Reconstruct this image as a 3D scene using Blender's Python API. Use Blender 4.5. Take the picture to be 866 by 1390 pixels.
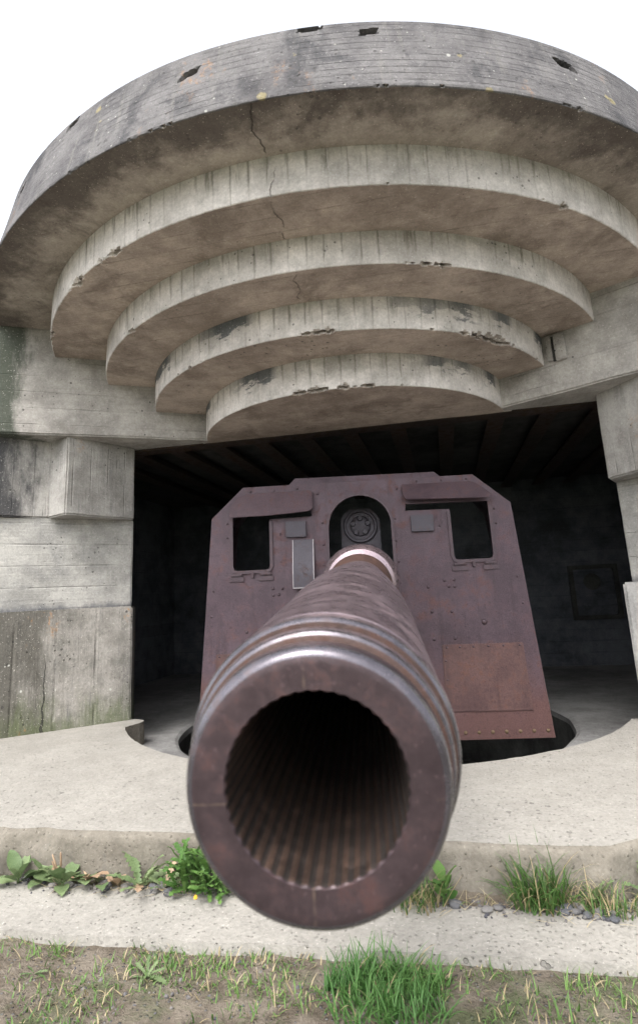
import bpy, bmesh, math, random
from math import sin, cos, tan, pi, radians, hypot, atan2, sqrt, ceil, floor
from mathutils import Vector, Matrix, noise, Euler

for o in list(bpy.data.objects):
    bpy.data.objects.remove(o)
scene = bpy.context.scene
COL = scene.collection
R = radians

# ------------------------------------------------------------------ camera
CAM_H = 0.95
cam = bpy.data.cameras.new('camera')
cam_o = bpy.data.objects.new('camera', cam)
COL.objects.link(cam_o)
cam.sensor_fit = 'VERTICAL'
cam.sensor_height = 36.0 * 1390 / 1300
cam.sensor_width = 24.0
cam.lens = 775.0 / 1300 * 36.0
cam.shift_y = -45.0 / 1390
cam.clip_start = 0.02
cam.clip_end = 2000
_p, _r = R(11.66), R(2.75)
_f = Vector((0, cos(_p), sin(_p))); _x = Vector((1, 0, 0)); _u = _x.cross(_f)
_ir = cos(_r) * _x - sin(_r) * _u
_iu = sin(_r) * _x + cos(_r) * _u
_m = Matrix((_ir, _iu, -_f)).transposed().to_4x4()
_m.translation = Vector((0, 0, CAM_H))
cam_o.matrix_world = _m
cam.dof.use_dof = True
cam.dof.focus_distance = 4.3
cam.dof.aperture_fstop = 7.5
scene.camera = cam_o

# ------------------------------------------------------------------ sky, sun, exposure
SUN_EL, SUN_AZ = R(58), R(205)       # azimuth measured clockwise from +Y
world = bpy.data.worlds.new('World')
scene.world = world
world.use_nodes = True
wn, wl = world.node_tree.nodes, world.node_tree.links
wn.clear()
sky = wn.new('ShaderNodeTexSky')
sky.sky_type = 'NISHITA'
sky.sun_disc = False
sky.sun_elevation = SUN_EL
sky.sun_rotation = SUN_AZ
sky.air_density = 1.0
sky.dust_density = 4.0
sky.ozone_density = 1.0
hs = wn.new('ShaderNodeHueSaturation')      # thin white overcast: the blue is veiled
hs.inputs['Saturation'].default_value = 0.24
hs.inputs['Value'].default_value = 1.0
bg = wn.new('ShaderNodeBackground')
bg.inputs['Strength'].default_value = 0.15
wo = wn.new('ShaderNodeOutputWorld')
wl.new(sky.outputs[0], hs.inputs['Color'])
wl.new(hs.outputs[0], bg.inputs['Color'])
wl.new(bg.outputs[0], wo.inputs['Surface'])

sun = bpy.data.lights.new('sun', 'SUN')
sun.energy = 0.5
sun.angle = R(35)
sun.color = (1.0, 0.97, 0.92)
sun_o = bpy.data.objects.new('sun', sun)
COL.objects.link(sun_o)
_d = Vector((sin(SUN_AZ) * cos(SUN_EL), cos(SUN_AZ) * cos(SUN_EL), sin(SUN_EL)))
sun_o.rotation_euler = _d.to_track_quat('Z', 'Y').to_euler()
sun_o.location = (0, -5, 12)

vs = scene.view_settings
vs.view_transform = 'Standard'
vs.look = 'None'
vs.gamma = 1.0
vs.use_curve_mapping = False
vs.exposure = 1.78

cy = scene.cycles
cy.max_bounces = 6; cy.diffuse_bounces = 4; cy.glossy_bounces = 3; cy.transmission_bounces = 2; cy.transparent_max_bounces = 4
cy.use_adaptive_sampling = True; cy.adaptive_threshold = 0.03

# ------------------------------------------------------------------ frames
CAS_ANG = R(-11.74)
CAS_O = Vector((0.2539, 4.9573, 0))
GUN_AZ = R(4.42)
GUN_O = Vector((0.376, 5.545, 0))
PIT_C = (0.0, 0.6)
def cas2w(u, v, z=0.0):
    return Vector((CAS_O.x + u * cos(CAS_ANG) - v * sin(CAS_ANG),
                   CAS_O.y + u * sin(CAS_ANG) + v * cos(CAS_ANG), z))

# ------------------------------------------------------------------ node helpers
class NT:
    def __init__(s, name):
        s.m = bpy.data.materials.new(name); s.m.use_nodes = True
        s.t = s.m.node_tree; s.t.nodes.clear()
        s.bsdf = s.t.nodes.new('ShaderNodeBsdfPrincipled')
        s.out = s.t.nodes.new('ShaderNodeOutputMaterial')
        s.t.links.new(s.bsdf.outputs[0], s.out.inputs['Surface'])
        s.tc = s.t.nodes.new('ShaderNodeTexCoord')
        s.obj = s.tc.outputs['Object']; s.uv = s.tc.outputs['UV']
    def new(s, t, **k):
        n = s.t.nodes.new(t)
        for a, b in k.items(): setattr(n, a, b)
        return n
    def put(s, sock, v):
        if hasattr(v, 'is_output'): s.t.links.new(v, sock)
        else: sock.default_value = v
    def math(s, op, a, b=0.0, c=0.0, clamp=False):
        n = s.new('ShaderNodeMath', operation=op); n.use_clamp = clamp
        s.put(n.inputs[0], a); s.put(n.inputs[1], b)
        if op in ('MULTIPLY_ADD', 'SMOOTH_MIN', 'COMPARE'): s.put(n.inputs[2], c)
        return n.outputs[0]
    def mapping(s, v, scale=(1, 1, 1), loc=(0, 0, 0), rot=(0, 0, 0)):
        n = s.new('ShaderNodeMapping'); s.put(n.inputs['Vector'], v)
        n.inputs['Scale'].default_value = scale; n.inputs['Location'].default_value = loc
        n.inputs['Rotation'].default_value = rot
        return n.outputs[0]
    def noise(s, v, scale, detail=4, rough=0.55, dist=0.0):
        n = s.new('ShaderNodeTexNoise'); s.put(n.inputs['Vector'], v)
        n.inputs['Scale'].default_value = scale; n.inputs['Detail'].default_value = detail
        n.inputs['Roughness'].default_value = rough; n.inputs['Distortion'].default_value = dist
        return n.outputs['Fac']
    def voro(s, v, scale, feat='F1', rand=1.0):
        n = s.new('ShaderNodeTexVoronoi', feature=feat); s.put(n.inputs['Vector'], v)
        n.inputs['Scale'].default_value = scale; n.inputs['Randomness'].default_value = rand
        return n
    def ramp(s, v, a, b, lo=0.0, hi=1.0, smooth=True):
        n = s.new('ShaderNodeMapRange'); n.clamp = True
        if smooth: n.interpolation_type = 'SMOOTHSTEP'
        s.put(n.inputs['Value'], v)
        n.inputs['From Min'].default_value = a; n.inputs['From Max'].default_value = b
        n.inputs['To Min'].default_value = lo; n.inputs['To Max'].default_value = hi
        return n.outputs[0]
    def mix(s, f, a, b, blend='MIX'):
        n = s.new('ShaderNodeMix', data_type='RGBA', blend_type=blend)
        s.put(n.inputs[0], f)
        for sk, v in ((n.inputs[6], a), (n.inputs[7], b)):
            if isinstance(v, (tuple, list)): v = tuple(v) + (1,) if len(v) == 3 else tuple(v)
            s.put(sk, v)
        return n.outputs[2]
    def sep(s, v):
        n = s.new('ShaderNodeSeparateXYZ'); s.put(n.inputs[0], v); return n.outputs
    def comb(s, x, y, z=0.0):
        n = s.new('ShaderNodeCombineXYZ'); s.put(n.inputs[0], x); s.put(n.inputs[1], y); s.put(n.inputs[2], z)
        return n.outputs[0]
    def white(s, w):
        n = s.new('ShaderNodeTexWhiteNoise', noise_dimensions='1D'); s.put(n.inputs['W'], w); return n.outputs['Value']
    def bump(s, h, strength, dist, prev=None):
        n = s.new('ShaderNodeBump'); n.inputs['Strength'].default_value = strength
        n.inputs['Distance'].default_value = dist; s.put(n.inputs['Height'], h)
        if prev: s.put(n.inputs['Normal'], prev)
        return n.outputs[0]
    def fin(s, col, rough=0.9, metal=0.0, normal=None, spec=0.3):
        s.put(s.bsdf.inputs['Base Color'], col if hasattr(col, 'is_output') else tuple(col) + (1,))
        s.put(s.bsdf.inputs['Roughness'], rough); s.put(s.bsdf.inputs['Metallic'], metal)
        s.bsdf.inputs['Specular IOR Level'].default_value = spec
        if normal: s.put(s.bsdf.inputs['Normal'], normal)
        return s.m

def concrete(name, lo, hi, board=None, bsize=0.12, bamt=0.10, streak=0.0, streak_col=(0.10, 0.10, 0.095),
             streak_top=None, blotch=0.0, blotch_col=(0.07, 0.065, 0.06), blotch_scale=1.4, lichen=0.0,
             yellow=0.0, green=None, dark=None, pits=0.5, bumps=1.0, paint=0.0, orange=0.0, gravel=0.0, crack=0.0, speck=0.5, ring=None, var=1.0, crackv=None):
    """Weathered shuttered concrete. UV is in metres: x along the surface, y = height."""
    n = NT(name)
    P, UV = n.obj, n.uv
    ux, uy, _ = n.sep(UV)
    big = n.noise(P, 1.1, 3, 0.6)
    mid = n.noise(n.mapping(P, loc=(3, 7, 1)), 5.5, 4, 0.65)
    fine = n.noise(P, 60, 2, 0.7)
    f = n.math('ADD', n.math('MULTIPLY', big, 0.55), n.math('MULTIPLY', mid, 0.45))
    col = n.mix(n.ramp(f, 0.5 - 0.14 / var, 0.5 + 0.14 / var), (lo[0] * .85, lo[1] * .85, lo[2] * .85), (hi[0] * 1.12, hi[1] * 1.12, hi[2] * 1.12))
    h = n.math('ADD', n.math('MULTIPLY', mid, 0.5), n.math('MULTIPLY', fine, 0.35))
    if board:
        c, along = (uy, ux) if board == 'h' else (ux, uy)
        t = n.math('DIVIDE', c, bsize)
        fr = n.math('FRACT', t)
        idn = n.math('FLOOR', t)
        wv = n.white(n.math('ADD', idn, 0.37))
        edge = n.math('MINIMUM', fr, n.math('SUBTRACT', 1.0, fr))
        brk = n.ramp(n.noise(n.mapping(UV, loc=(9, 2, 0)), 3.0, 4), 0.38, 0.62)
        line = n.math('MULTIPLY', n.ramp(edge, 0.0, 0.055, 1.0, 0.0), brk)
        col = n.mix(n.math('MULTIPLY', line, bamt * 3.2, clamp=True), col, (lo[0] * .42, lo[1] * .42, lo[2] * .42))
        tone = n.math('ADD', n.math('MULTIPLY', wv, bamt * 2), 1.0 - bamt)
        grainv = n.comb(n.math('MULTIPLY', along, 1.4), n.math('MULTIPLY', c, 55.0), idn)
        grain = n.noise(grainv, 1.0, 3, 0.6)
        tone = n.math('MULTIPLY', tone, n.math('ADD', 0.90, n.math('MULTIPLY', grain, 0.2)))
        vm = n.new('ShaderNodeVectorMath', operation='SCALE')
        n.put(vm.inputs[0], col); n.put(vm.inputs['Scale'], tone); col = vm.outputs[0]
        h = n.math('ADD', h, n.math('MULTIPLY', wv, 0.5))
        h = n.math('SUBTRACT', h, n.math('MULTIPLY', line, 0.7))
        h = n.math('ADD', h, n.math('MULTIPLY', grain, 0.35))
    if blotch:
        b = n.noise(n.mapping(P, loc=(5, 1, 8)), blotch_scale, 6, 0.68, 0.4)
        col = n.mix(n.math('MULTIPLY', n.ramp(b, 0.50, 0.66), blotch), col, blotch_col)
    if streak:
        sv = n.comb(n.math('MULTIPLY', ux, 1.0), n.math('MULTIPLY', uy, 0.09), 0.0)
        s1 = n.noise(sv, 11, 5, 0.7)
        s2 = n.noise(n.mapping(sv, loc=(4, 0, 0)), 34, 3, 0.6)
        sm = n.math('MULTIPLY', n.ramp(s1, 0.50, 0.66), n.ramp(s2, 0.42, 0.62))
        sm = n.math('MAXIMUM', sm, n.math('MULTIPLY', n.ramp(s1, 0.6, 0.75), 0.7))
        if streak_top:
            zt, L = streak_top
            sm = n.math('MULTIPLY', sm, n.ramp(uy, zt - L, zt - 0.02))
        col = n.mix(n.math('MULTIPLY', sm, streak), col, streak_col)
    if board == 'v' and streak_top:      # drips that start at the board joints under the slab above
        zt, L = streak_top
        e2 = n.math('ADD', edge, n.math('MULTIPLY', n.math('SUBTRACT', n.noise(n.mapping(UV, (1, .25, 1)), 16, 3), 0.5), 0.25))
        ln = n.math('MULTIPLY', n.ramp(e2, 0.02, 0.13, 1.0, 0.0), n.ramp(wv, 0.25, 0.6))
        dn_ = n.math('SUBTRACT', zt, n.math('ADD', 0.05, n.math('MULTIPLY', n.white(n.math('ADD', idn, 5.1)), L * 0.9)))
        fade = n.math('DIVIDE', n.math('SUBTRACT', uy, dn_), 0.08, clamp=True)
        col = n.mix(n.math('MULTIPLY', n.math('MULTIPLY', ln, fade), 0.48), col, streak_col)
        top_ = n.math('MULTIPLY', n.ramp(uy, zt - 0.07, zt), n.ramp(n.noise(n.mapping(UV, loc=(3, 1, 0)), 5, 4), 0.35, 0.7))
        col = n.mix(n.math('MULTIPLY', top_, 0.35), col, (0.17, 0.175, 0.115))
    if paint:        # remnants of dark bitumen paint under the joint above
        zt, L = streak_top
        pn = n.noise(n.mapping(UV, (1, 2.2, 1), (2, 5, 0)), 5.5, 7, 0.68)
        pm = n.math('ADD', n.ramp(uy, zt - L, zt, 0.0, 0.42, smooth=False), pn)
        ar = n.ramp(n.noise(n.mapping(UV, (1, .2, 1), (7, 0, 0)), 1.3, 2), 0.42, 0.55)
        col = n.mix(n.math('MULTIPLY', n.math('MULTIPLY', n.ramp(pm, 0.74, 0.80), ar), paint), col, (0.075, 0.085, 0.095))
    if dark:         # (axis coordinate from, to, colour, amount) black algae film on the weathered side
        a0, a1, dc, amt = dark
        px = n.sep(P)[0]
        dn = n.noise(n.mapping(P, (1, 1, .35)), 4.5, 8, 0.7)
        dm = n.math('ADD', n.ramp(px, a0, a1, 1.0, 0.0, smooth=False), n.math('MULTIPLY', n.math('SUBTRACT', dn, 0.5), 1.5))
        col = n.mix(n.math('MULTIPLY', n.ramp(dm, 0.35, 0.75), amt), col, dc)
    if ring:         # stain that follows the drip edge: centre, inner and outer radius
        rcu, rcv, r0_, r1_, ramt, rcol = ring
        qx, qy, qz = n.sep(P)
        rad = n.math('SQRT', n.math('ADD', n.math('POWER', n.math('SUBTRACT', qx, rcu), 2.0), n.math('POWER', n.math('SUBTRACT', qy, rcv), 2.0)))
        rn = n.noise(n.mapping(P, loc=(3, 3, 3)), 2.6, 6, 0.7)
        rmk = n.math('ADD', n.ramp(rad, r0_, r1_, 0.0, 1.0, smooth=False), n.math('MULTIPLY', n.math('SUBTRACT', rn, 0.5), 1.8))
        col = n.mix(n.math('MULTIPLY', n.ramp(rmk, 0.35, 0.85), ramt), col, rcol)
    if green:        # (z0, z1, amount[, colour])
        z0, z1, amt = green[:3]
        gcol_ = green[3] if len(green) > 3 else (0.085, 0.105, 0.045)
        pz = n.sep(P)[2]
        gn = n.noise(n.mapping(P, (1, 1, .3), (2, 2, 2)), 5.0, 7, 0.7)
        gm = n.math('ADD', n.ramp(pz, z0, z1, 1.0, 0.0, smooth=False), n.math('MULTIPLY', n.math('SUBTRACT', gn, 0.5), 1.7))
        col = n.mix(n.math('MULTIPLY', n.ramp(gm, 0.40, 0.95), amt), col, gcol_)
    if orange:
        on = n.noise(n.mapping(P, (1, 1, .5), (12, 2, 4)), 3.2, 6, 0.65)
        o2 = n.noise(P, 26, 3, 0.7)
        om = n.math('MULTIPLY', n.ramp(on, 0.60, 0.70), n.ramp(o2, 0.45, 0.62))
        col = n.mix(n.math('MULTIPLY', om, orange), col, (0.42, 0.20, 0.06))
    if lichen or yellow:
        v1 = n.voro(n.mapping(P, loc=(1, 1, 1)), 17)
        msk = n.ramp(n.noise(P, 2.3, 4), 0.42, 0.62)
        rr = n.math('MULTIPLY', n.math('MULTIPLY', n.white(n.sep(v1.outputs['Color'])[0]), 0.22), msk)
        edge_n = n.math('MULTIPLY', n.math('SUBTRACT', n.noise(P, 70, 3), 0.5), 0.16)
        spot = n.ramp(n.math('SUBTRACT', n.math('ADD', v1.outputs['Distance'], edge_n), rr), -0.05, 0.02, 1.0, 0.0)
        if lichen: col = n.mix(n.math('MULTIPLY', spot, lichen), col, (0.50, 0.50, 0.45))
        if yellow:
            v2 = n.voro(n.mapping(P, loc=(4, 9, 2)), 9)
            m2 = n.ramp(n.noise(n.mapping(P, loc=(6, 6, 6)), 1.7, 5), 0.50, 0.66)
            r2 = n.math('MULTIPLY', n.math('MULTIPLY', n.white(n.sep(v2.outputs['Color'])[1]), 0.42), m2)
            sp2 = n.ramp(n.math('SUBTRACT', n.math('ADD', v2.outputs['Distance'], edge_n), r2), -0.08, 0.04, 1.0, 0.0)
            col = n.mix(n.math('MULTIPLY', sp2, yellow), col, (0.36, 0.30, 0.13))
    if gravel:       # coarse aggregate showing in the worn surface
        v3 = n.voro(P, 55)
        gcol = n.sep(v3.outputs['Color'])
        gm = n.math('MULTIPLY', n.ramp(v3.outputs['Distance'], 0.18, 0.30, 1.0, 0.0), n.ramp(gcol[0], 0.62, 0.7))
        col = n.mix(n.math('MULTIPLY', gm, gravel), col, n.mix(gcol[1], (lo[0] * .35, lo[1] * .35, lo[2] * .36), (hi[0] * 1.15, hi[1] * 1.12, hi[2] * 1.1)))
        h = n.math('ADD', h, n.math('MULTIPLY', gm, 0.6))
    if pits:
        v4 = n.voro(n.mapping(P, loc=(2, 5, 3)), 22)
        pr = n.math('MULTIPLY', n.ramp(n.noise(P, 3.1, 3), 0.45, 0.66), 0.23)
        pr = n.math('MULTIPLY', pr, n.sep(v4.outputs['Color'])[2])
        pm = n.ramp(n.math('SUBTRACT', v4.outputs['Distance'], pr), 0.0, 0.04, 1.0, 0.0)
        col = n.mix(n.math('MULTIPLY', pm, pits), col, (0.05, 0.048, 0.045))
        h = n.math('SUBTRACT', h, n.math('MULTIPLY', pm, 1.2))
    if crack:        # a settlement crack running through the hood near its middle
        cx, cyy, cz = n.sep(P)
        cw = n.noise(n.comb(0.0, cyy, cz), 3.2, 5, 0.55)
        cd = n.math('ABSOLUTE', n.math('SUBTRACT', cx, n.math('ADD', -0.16, n.math('MULTIPLY', cw, 0.30))))
        cm = n.math('MULTIPLY', n.math('MULTIPLY', n.ramp(cd, 0.001, 0.006, 1, 0), n.ramp(cz, 2.8, 2.95)), n.ramp(n.noise(P, 9, 3), 0.40, 0.52))
        halo = n.math('MULTIPLY', n.ramp(cd, 0.0, 0.07, 1, 0), n.ramp(n.noise(P, 6, 4), 0.46, 0.66))
        col = n.mix(n.math('MULTIPLY', n.math('MAXIMUM', cm, n.math('MULTIPLY', n.math('MULTIPLY', halo, n.ramp(cz, 3.1, 3.2)), 0.6)), crack), col, (0.035, 0.03, 0.028))
        h = n.math('SUBTRACT', h, n.math('MULTIPLY', cm, 2.0))
    if crackv:       # upright crack with a broken course
        u0_, zt_ = crackv
        kx, ky, kz = n.sep(P)
        kw = n.noise(n.comb(1.7, 0.0, kz), 3.0, 6, 0.6)
        kd_ = n.math('ABSOLUTE', n.math('SUBTRACT', kx, n.math('ADD', u0_ - 0.06, n.math('MULTIPLY', kw, 0.09))))
        wk = n.math('MULTIPLY', n.ramp(kz, zt_, 0.0, 0.001, 0.011, smooth=False), n.math('MULTIPLY', n.noise(P, 14, 3, 0.7), 1.3))
        km = n.math('MULTIPLY', n.math('LESS_THAN', kd_, wk), n.ramp(kz, zt_, zt_ - 0.1))
        col = n.mix(n.math('MULTIPLY', km, 0.85), col, (0.03, 0.03, 0.025))
        h = n.math('SUBTRACT', h, n.math('MULTIPLY', km, 2.0))
    if speck:        # pale and dark grains of the aggregate
        sn = n.noise(n.mapping(P, loc=(8, 3, 5)), 75, 3, 0.75)
        col = n.mix(n.math('MULTIPLY', n.ramp(sn, 0.62, 0.70), speck), col, (min(.75, hi[0] * 1.9), min(.75, hi[1] * 1.9), min(.75, hi[2] * 1.9)))
        col = n.mix(n.math('MULTIPLY', n.ramp(sn, 0.28, 0.38, 1, 0), speck), col, (lo[0] * .4, lo[1] * .4, lo[2] * .4))
    m18 = n.noise(n.mapping(P, loc=(1, 8, 4)), 17, 3, 0.7)
    sp = n.math('ADD', 0.52, n.math('ADD', n.math('MULTIPLY', fine, 0.56), n.math('MULTIPLY', m18, 0.40)))
    vm = n.new('ShaderNodeVectorMath', operation='SCALE')
    n.put(vm.inputs[0], col); n.put(vm.inputs['Scale'], sp); col = vm.outputs[0]
    nm = n.bump(h, 0.55 * bumps, 0.012)
    return n.fin(col, 0.92, 0.0, nm, 0.2)

def steel(name, a, b, rust, rust_amt=0.5, rough=(0.35, 0.7), metal=0.5, scale=3.0, low_rust=None, bump=0.3, streak=0.0,
          scribe=False, spec=0.5, coat=0.0):
    n = NT(name); P = n.obj
    big = n.noise(P, scale, 7, 0.65); fine = n.noise(P, 90, 4, 0.75); mid = n.noise(n.mapping(P, loc=(4, 4, 4)), scale * 5, 6, 0.7)
    col = n.mix(n.ramp(n.math('ADD', n.math('MULTIPLY', big, .6), n.math('MULTIPLY', mid, .4)), 0.36, 0.64), a, b)
    rm = n.math('MULTIPLY', n.ramp(mid, 0.48, 0.66), n.ramp(big, 0.40, 0.62))
    if low_rust:
        z0, z1 = low_rust
        zz = n.sep(P)[2]
        lr = n.ramp(n.math('ADD', zz, n.math('MULTIPLY', n.math('SUBTRACT', big, 0.5), 0.9)), z0, z1, 1.0, 0.0)
        rm = n.math('MAXIMUM', rm, lr)
    if streak:
        px, py, pz = n.sep(P)
        sv = n.comb(n.math('MULTIPLY', px, 1.0), 0.0, n.math('MULTIPLY', pz, 0.08))
        s1 = n.noise(sv, 14, 4, 0.65)
        col = n.mix(n.math('MULTIPLY', n.ramp(s1, 0.52, 0.7), streak), col, (a[0] * .5, a[1] * .45, a[2] * .45))
    col = n.mix(n.math('MULTIPLY', rm, rust_amt), col, rust)
    spk = n.ramp(n.noise(n.mapping(P, loc=(7, 7, 7)), 170, 2), 0.62, 0.74)
    dsp = n.ramp(n.noise(n.mapping(P, loc=(2, 6, 1)), 45, 3, 0.7), 0.56, 0.68)
    col = n.mix(n.math('MULTIPLY', dsp, 0.5 * bump), col, (a[0] * .45, a[1] * .4, a[2] * .4))
    col = n.mix(n.math('MULTIPLY', spk, 0.35), col, (min(1, b[0] * 2.0), min(1, b[1] * 1.9), min(1, b[2] * 1.9)))
    if scribe:       # lay-out lines scribed on the muzzle face
        px, py, pz = n.sep(P)
        l1 = n.math('MAXIMUM', n.ramp(n.math('ABSOLUTE', n.math('ADD', px, 0.006)), 0.0006, 0.0016, 1, 0),
                    n.ramp(n.math('ABSOLUTE', n.math('ADD', n.math('SUBTRACT', pz, 1.699), 0.01)), 0.0006, 0.0014, 1, 0))
        l1 = n.math('MULTIPLY', l1, n.ramp(n.noise(P, 40, 3), 0.40, 0.6))
        l1 = n.math('MULTIPLY', l1, n.ramp(py, -5.052, -5.046, 1, 0))
        col = n.mix(n.math('MULTIPLY', l1, 0.25), col, (0.30, 0.22, 0.15))
    gr = n.math('ADD', 1.0 - 0.55 * min(1, bump * 1.6), n.math('MULTIPLY', fine, 1.1 * min(1, bump * 1.6)))
    vm = n.new('ShaderNodeVectorMath', operation='SCALE'); n.put(vm.inputs[0], col); n.put(vm.inputs['Scale'], gr); col = vm.outputs[0]
    rg = n.ramp(n.math('ADD', mid, n.math('MULTIPLY', rm, 0.4)), 0.3, 0.9, rough[0], rough[1])
    h = n.math('ADD', n.math('MULTIPLY', fine, 0.5), n.math('MULTIPLY', mid, 0.5))
    nm = n.bump(h, bump, 0.004)
    mt = n.math('MULTIPLY', metal, n.math('SUBTRACT', 1.0, n.math('MULTIPLY', rm, 0.6)))
    n.bsdf.inputs['Coat Weight'].default_value = coat; n.bsdf.inputs['Coat Roughness'].default_value = 0.22
    return n.fin(col, rg, mt, nm, spec)

# ------------------------------------------------------------------ mesh helpers
def link(name, me, mats, parent=None):
    o = bpy.data.objects.new(name, me); COL.objects.link(o)
    for m in (mats if isinstance(mats, (list, tuple)) else [mats]):
        if len(me.materials) < (len(mats) if isinstance(mats, (list, tuple)) else 1): me.materials.append(m)
    if parent: o.parent = parent
    return o
def empty(name, loc, rz, label, cat, group=None):
    o = bpy.data.objects.new(name, None); COL.objects.link(o)
    o.location = loc; o.rotation_euler = (0, 0, rz); o.empty_display_size = 0.2
    return tag(o, label, cat, group)
def tag(o, label=None, cat=None, group=None, kind=None):
    if label: o['label'] = label
    if cat: o['category'] = cat
    if group: o['group'] = group
    if kind: o['kind'] = kind
    return o
def from_bm(name, bm, mats, parent=None, smooth=None, uv=True):
    if uv: box_uv(bm)
    me = bpy.data.meshes.new(name)
    bm.normal_update()
    bm.to_mesh(me); bm.free()
    if smooth is not None:
        me.shade_smooth()
        if smooth < 180: me.set_sharp_from_angle(angle=R(smooth))
    return link(name, me, mats, parent)
def box_uv(bm):
    l = bm.loops.layers.uv.get('UVMap') or bm.loops.layers.uv.new('UVMap')
    bm.normal_update()
    for f in bm.faces:
        nn = f.normal
        if abs(nn.z) > 0.6:
            for lp in f.loops: lp[l].uv = (lp.vert.co.x, lp.vert.co.y)
        else:
            t = Vector((-nn.y, nn.x, 0))
            if t.length < 1e-6: t = Vector((1, 0, 0))
            # quantise the direction so that neighbouring facets share it
            a = round(atan2(t.y, t.x) / 0.05) * 0.05
            t = Vector((cos(a), sin(a), 0))
            for lp in f.loops: lp[l].uv = (lp.vert.co.dot(t), lp.vert.co.z)
def box(bm, x0, x1, y0, y1, z0, z1, bev=0.0, mat=None):
    r = bmesh.ops.create_cube(bm, size=1.0)
    vsx = r['verts']
    for v in vsx:
        v.co = Vector((x0 if v.co.x < 0 else x1, y0 if v.co.y < 0 else y1, z0 if v.co.z < 0 else z1))
        if mat: v.co = mat @ v.co
    if bev:
        es = list({e for v in vsx for e in v.link_edges})
        bmesh.ops.bevel(bm, geom=es, offset=bev, segments=2, affect='EDGES', clamp_overlap=True)
    return vsx
def poly_prism(bm, pts, z0, z1, step=0.10, amp=0.004, bev=0.012, top=True, bottom=True):
    """Prism over a plan polygon with its sides split into a grid, edges bevelled and roughened."""
    n = len(pts)
    area = sum(pts[i][0] * pts[(i + 1) % n][1] - pts[(i + 1) % n][0] * pts[i][1] for i in range(n))
    if area < 0: pts = list(reversed(pts))
    ring = []
    for i in range(n):
        a, b = pts[i], pts[(i + 1) % n]
        k = max(1, int(ceil(hypot(b[0] - a[0], b[1] - a[1]) / step)))
        for j in range(k): ring.append((a[0] + (b[0] - a[0]) * j / k, a[1] + (b[1] - a[1]) * j / k))
    nz = max(1, int(ceil((z1 - z0) / step)))
    rows = [[bm.verts.new((x, y, z0 + (z1 - z0) * k / nz)) for x, y in ring] for k in range(nz + 1)]
    m = len(ring)
    for k in range(nz):
        for i in range(m):
            bm.faces.new((rows[k][i], rows[k][(i + 1) % m], rows[k + 1][(i + 1) % m], rows[k + 1][i]))
    if bottom: bm.faces.new(list(reversed(rows[0])))
    if top: bm.faces.new(rows[-1])
    bm.normal_update()
    if bev:
        es = [e for e in bm.edges if len(e.link_faces) == 2 and e.calc_face_angle(0) > R(15)]
        bmesh.ops.bevel(bm, geom=es, offset=bev, segments=2, affect='EDGES', clamp_overlap=True)
    if amp:
        for v in bm.verts:
            c = v.co
            d = noise.noise_vector(c * 3.1) * amp + noise.noise_vector(c * 13) * amp * 0.5
            v.co = c + d
def lathe(bm, prof, seg, axis_fn, closed=False, cap0=False, cap1=False, mat_idx=0):
    """prof = [(s, r)]; axis_fn(s, x, z) -> Vector"""
    rows = []
    for s, r in prof:
        rows.append([bm.verts.new(axis_fn(s, r * sin(2 * pi * i / seg), r * cos(2 * pi * i / seg))) for i in range(seg)])
    for a, b in zip(rows, rows[1:]):
        for i in range(seg):
            f = bm.faces.new((a[i], a[(i + 1) % seg], b[(i + 1) % seg], b[i])); f.material_index = mat_idx; f.smooth = True
    if cap0: bm.faces.new(list(reversed(rows[0]))).material_index = mat_idx
    if cap1: bm.faces.new(rows[-1]).material_index = mat_idx
    return rows

# ------------------------------------------------------------------ materials
M_CAP = concrete('cap_concrete', (0.078, 0.074, 0.077), (0.132, 0.126, 0.126), 'h', 0.05, 0.022, streak=0.35, streak_col=(0.20, 0.19, 0.17),
                 blotch=0.75, blotch_col=(0.042, 0.042, 0.046), blotch_scale=3.2, lichen=0.5, yellow=0.45, orange=0.4, pits=0.5, bumps=1.8, speck=0.9)
M_SOF1 = concrete('cap_soffit_concrete', (0.29, 0.248, 0.212), (0.385, 0.34, 0.294), None, blotch=0.7, blotch_col=(0.07, 0.058, 0.05), blotch_scale=1.3,
                  lichen=0.25, pits=0.4, bumps=1.3, crack=0.55, ring=(-0.063, 0.79, 2.80, 3.36, 0.8, (0.075, 0.062, 0.056)))
M_SOF = concrete('tier_soffit_concrete', (0.345, 0.283, 0.24), (0.44, 0.370, 0.318), 'h', 0.14, 0.04, blotch=0.55, blotch_col=(0.17, 0.135, 0.112), blotch_scale=2.3,
                 lichen=0.2, pits=0.6, bumps=1.3, crack=0.35)
def tier_mat(name, ztop, paint):
    return concrete(name, (0.47, 0.438, 0.408), (0.57, 0.535, 0.505), 'v', 0.115, 0.04, streak=0.7, streak_col=(0.13, 0.122, 0.092),
                    streak_top=(ztop, 0.24), blotch=0.4, blotch_col=(0.22, 0.215, 0.19), blotch_scale=2.6, lichen=0.25, pits=0.6, bumps=1.1, paint=paint, crack=0.45 if ztop > 3.3 else 0.0)
M_LINTEL = concrete('lintel_concrete', (0.285, 0.268, 0.246), (0.39, 0.370, 0.345), 'h', 0.15, 0.06, streak=0.25, streak_col=(0.18, 0.175, 0.16),
                    blotch=0.3, blotch_col=(0.20, 0.19, 0.17), lichen=0.15, dark=(-2.92, -2.5, (0.045, 0.055, 0.04), 0.9), pits=0.7, bumps=1.0)
M_BLOCK = concrete('block_concrete', (0.285, 0.272, 0.252), (0.375, 0.360, 0.338), 'v', 0.17, 0.05, streak=0.45, streak_col=(0.14, 0.14, 0.14),
                   dark=(-3.0, -2.6, (0.045, 0.045, 0.048), 0.9), lichen=0.4, orange=0.35, pits=0.8, bumps=1.0)
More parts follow.
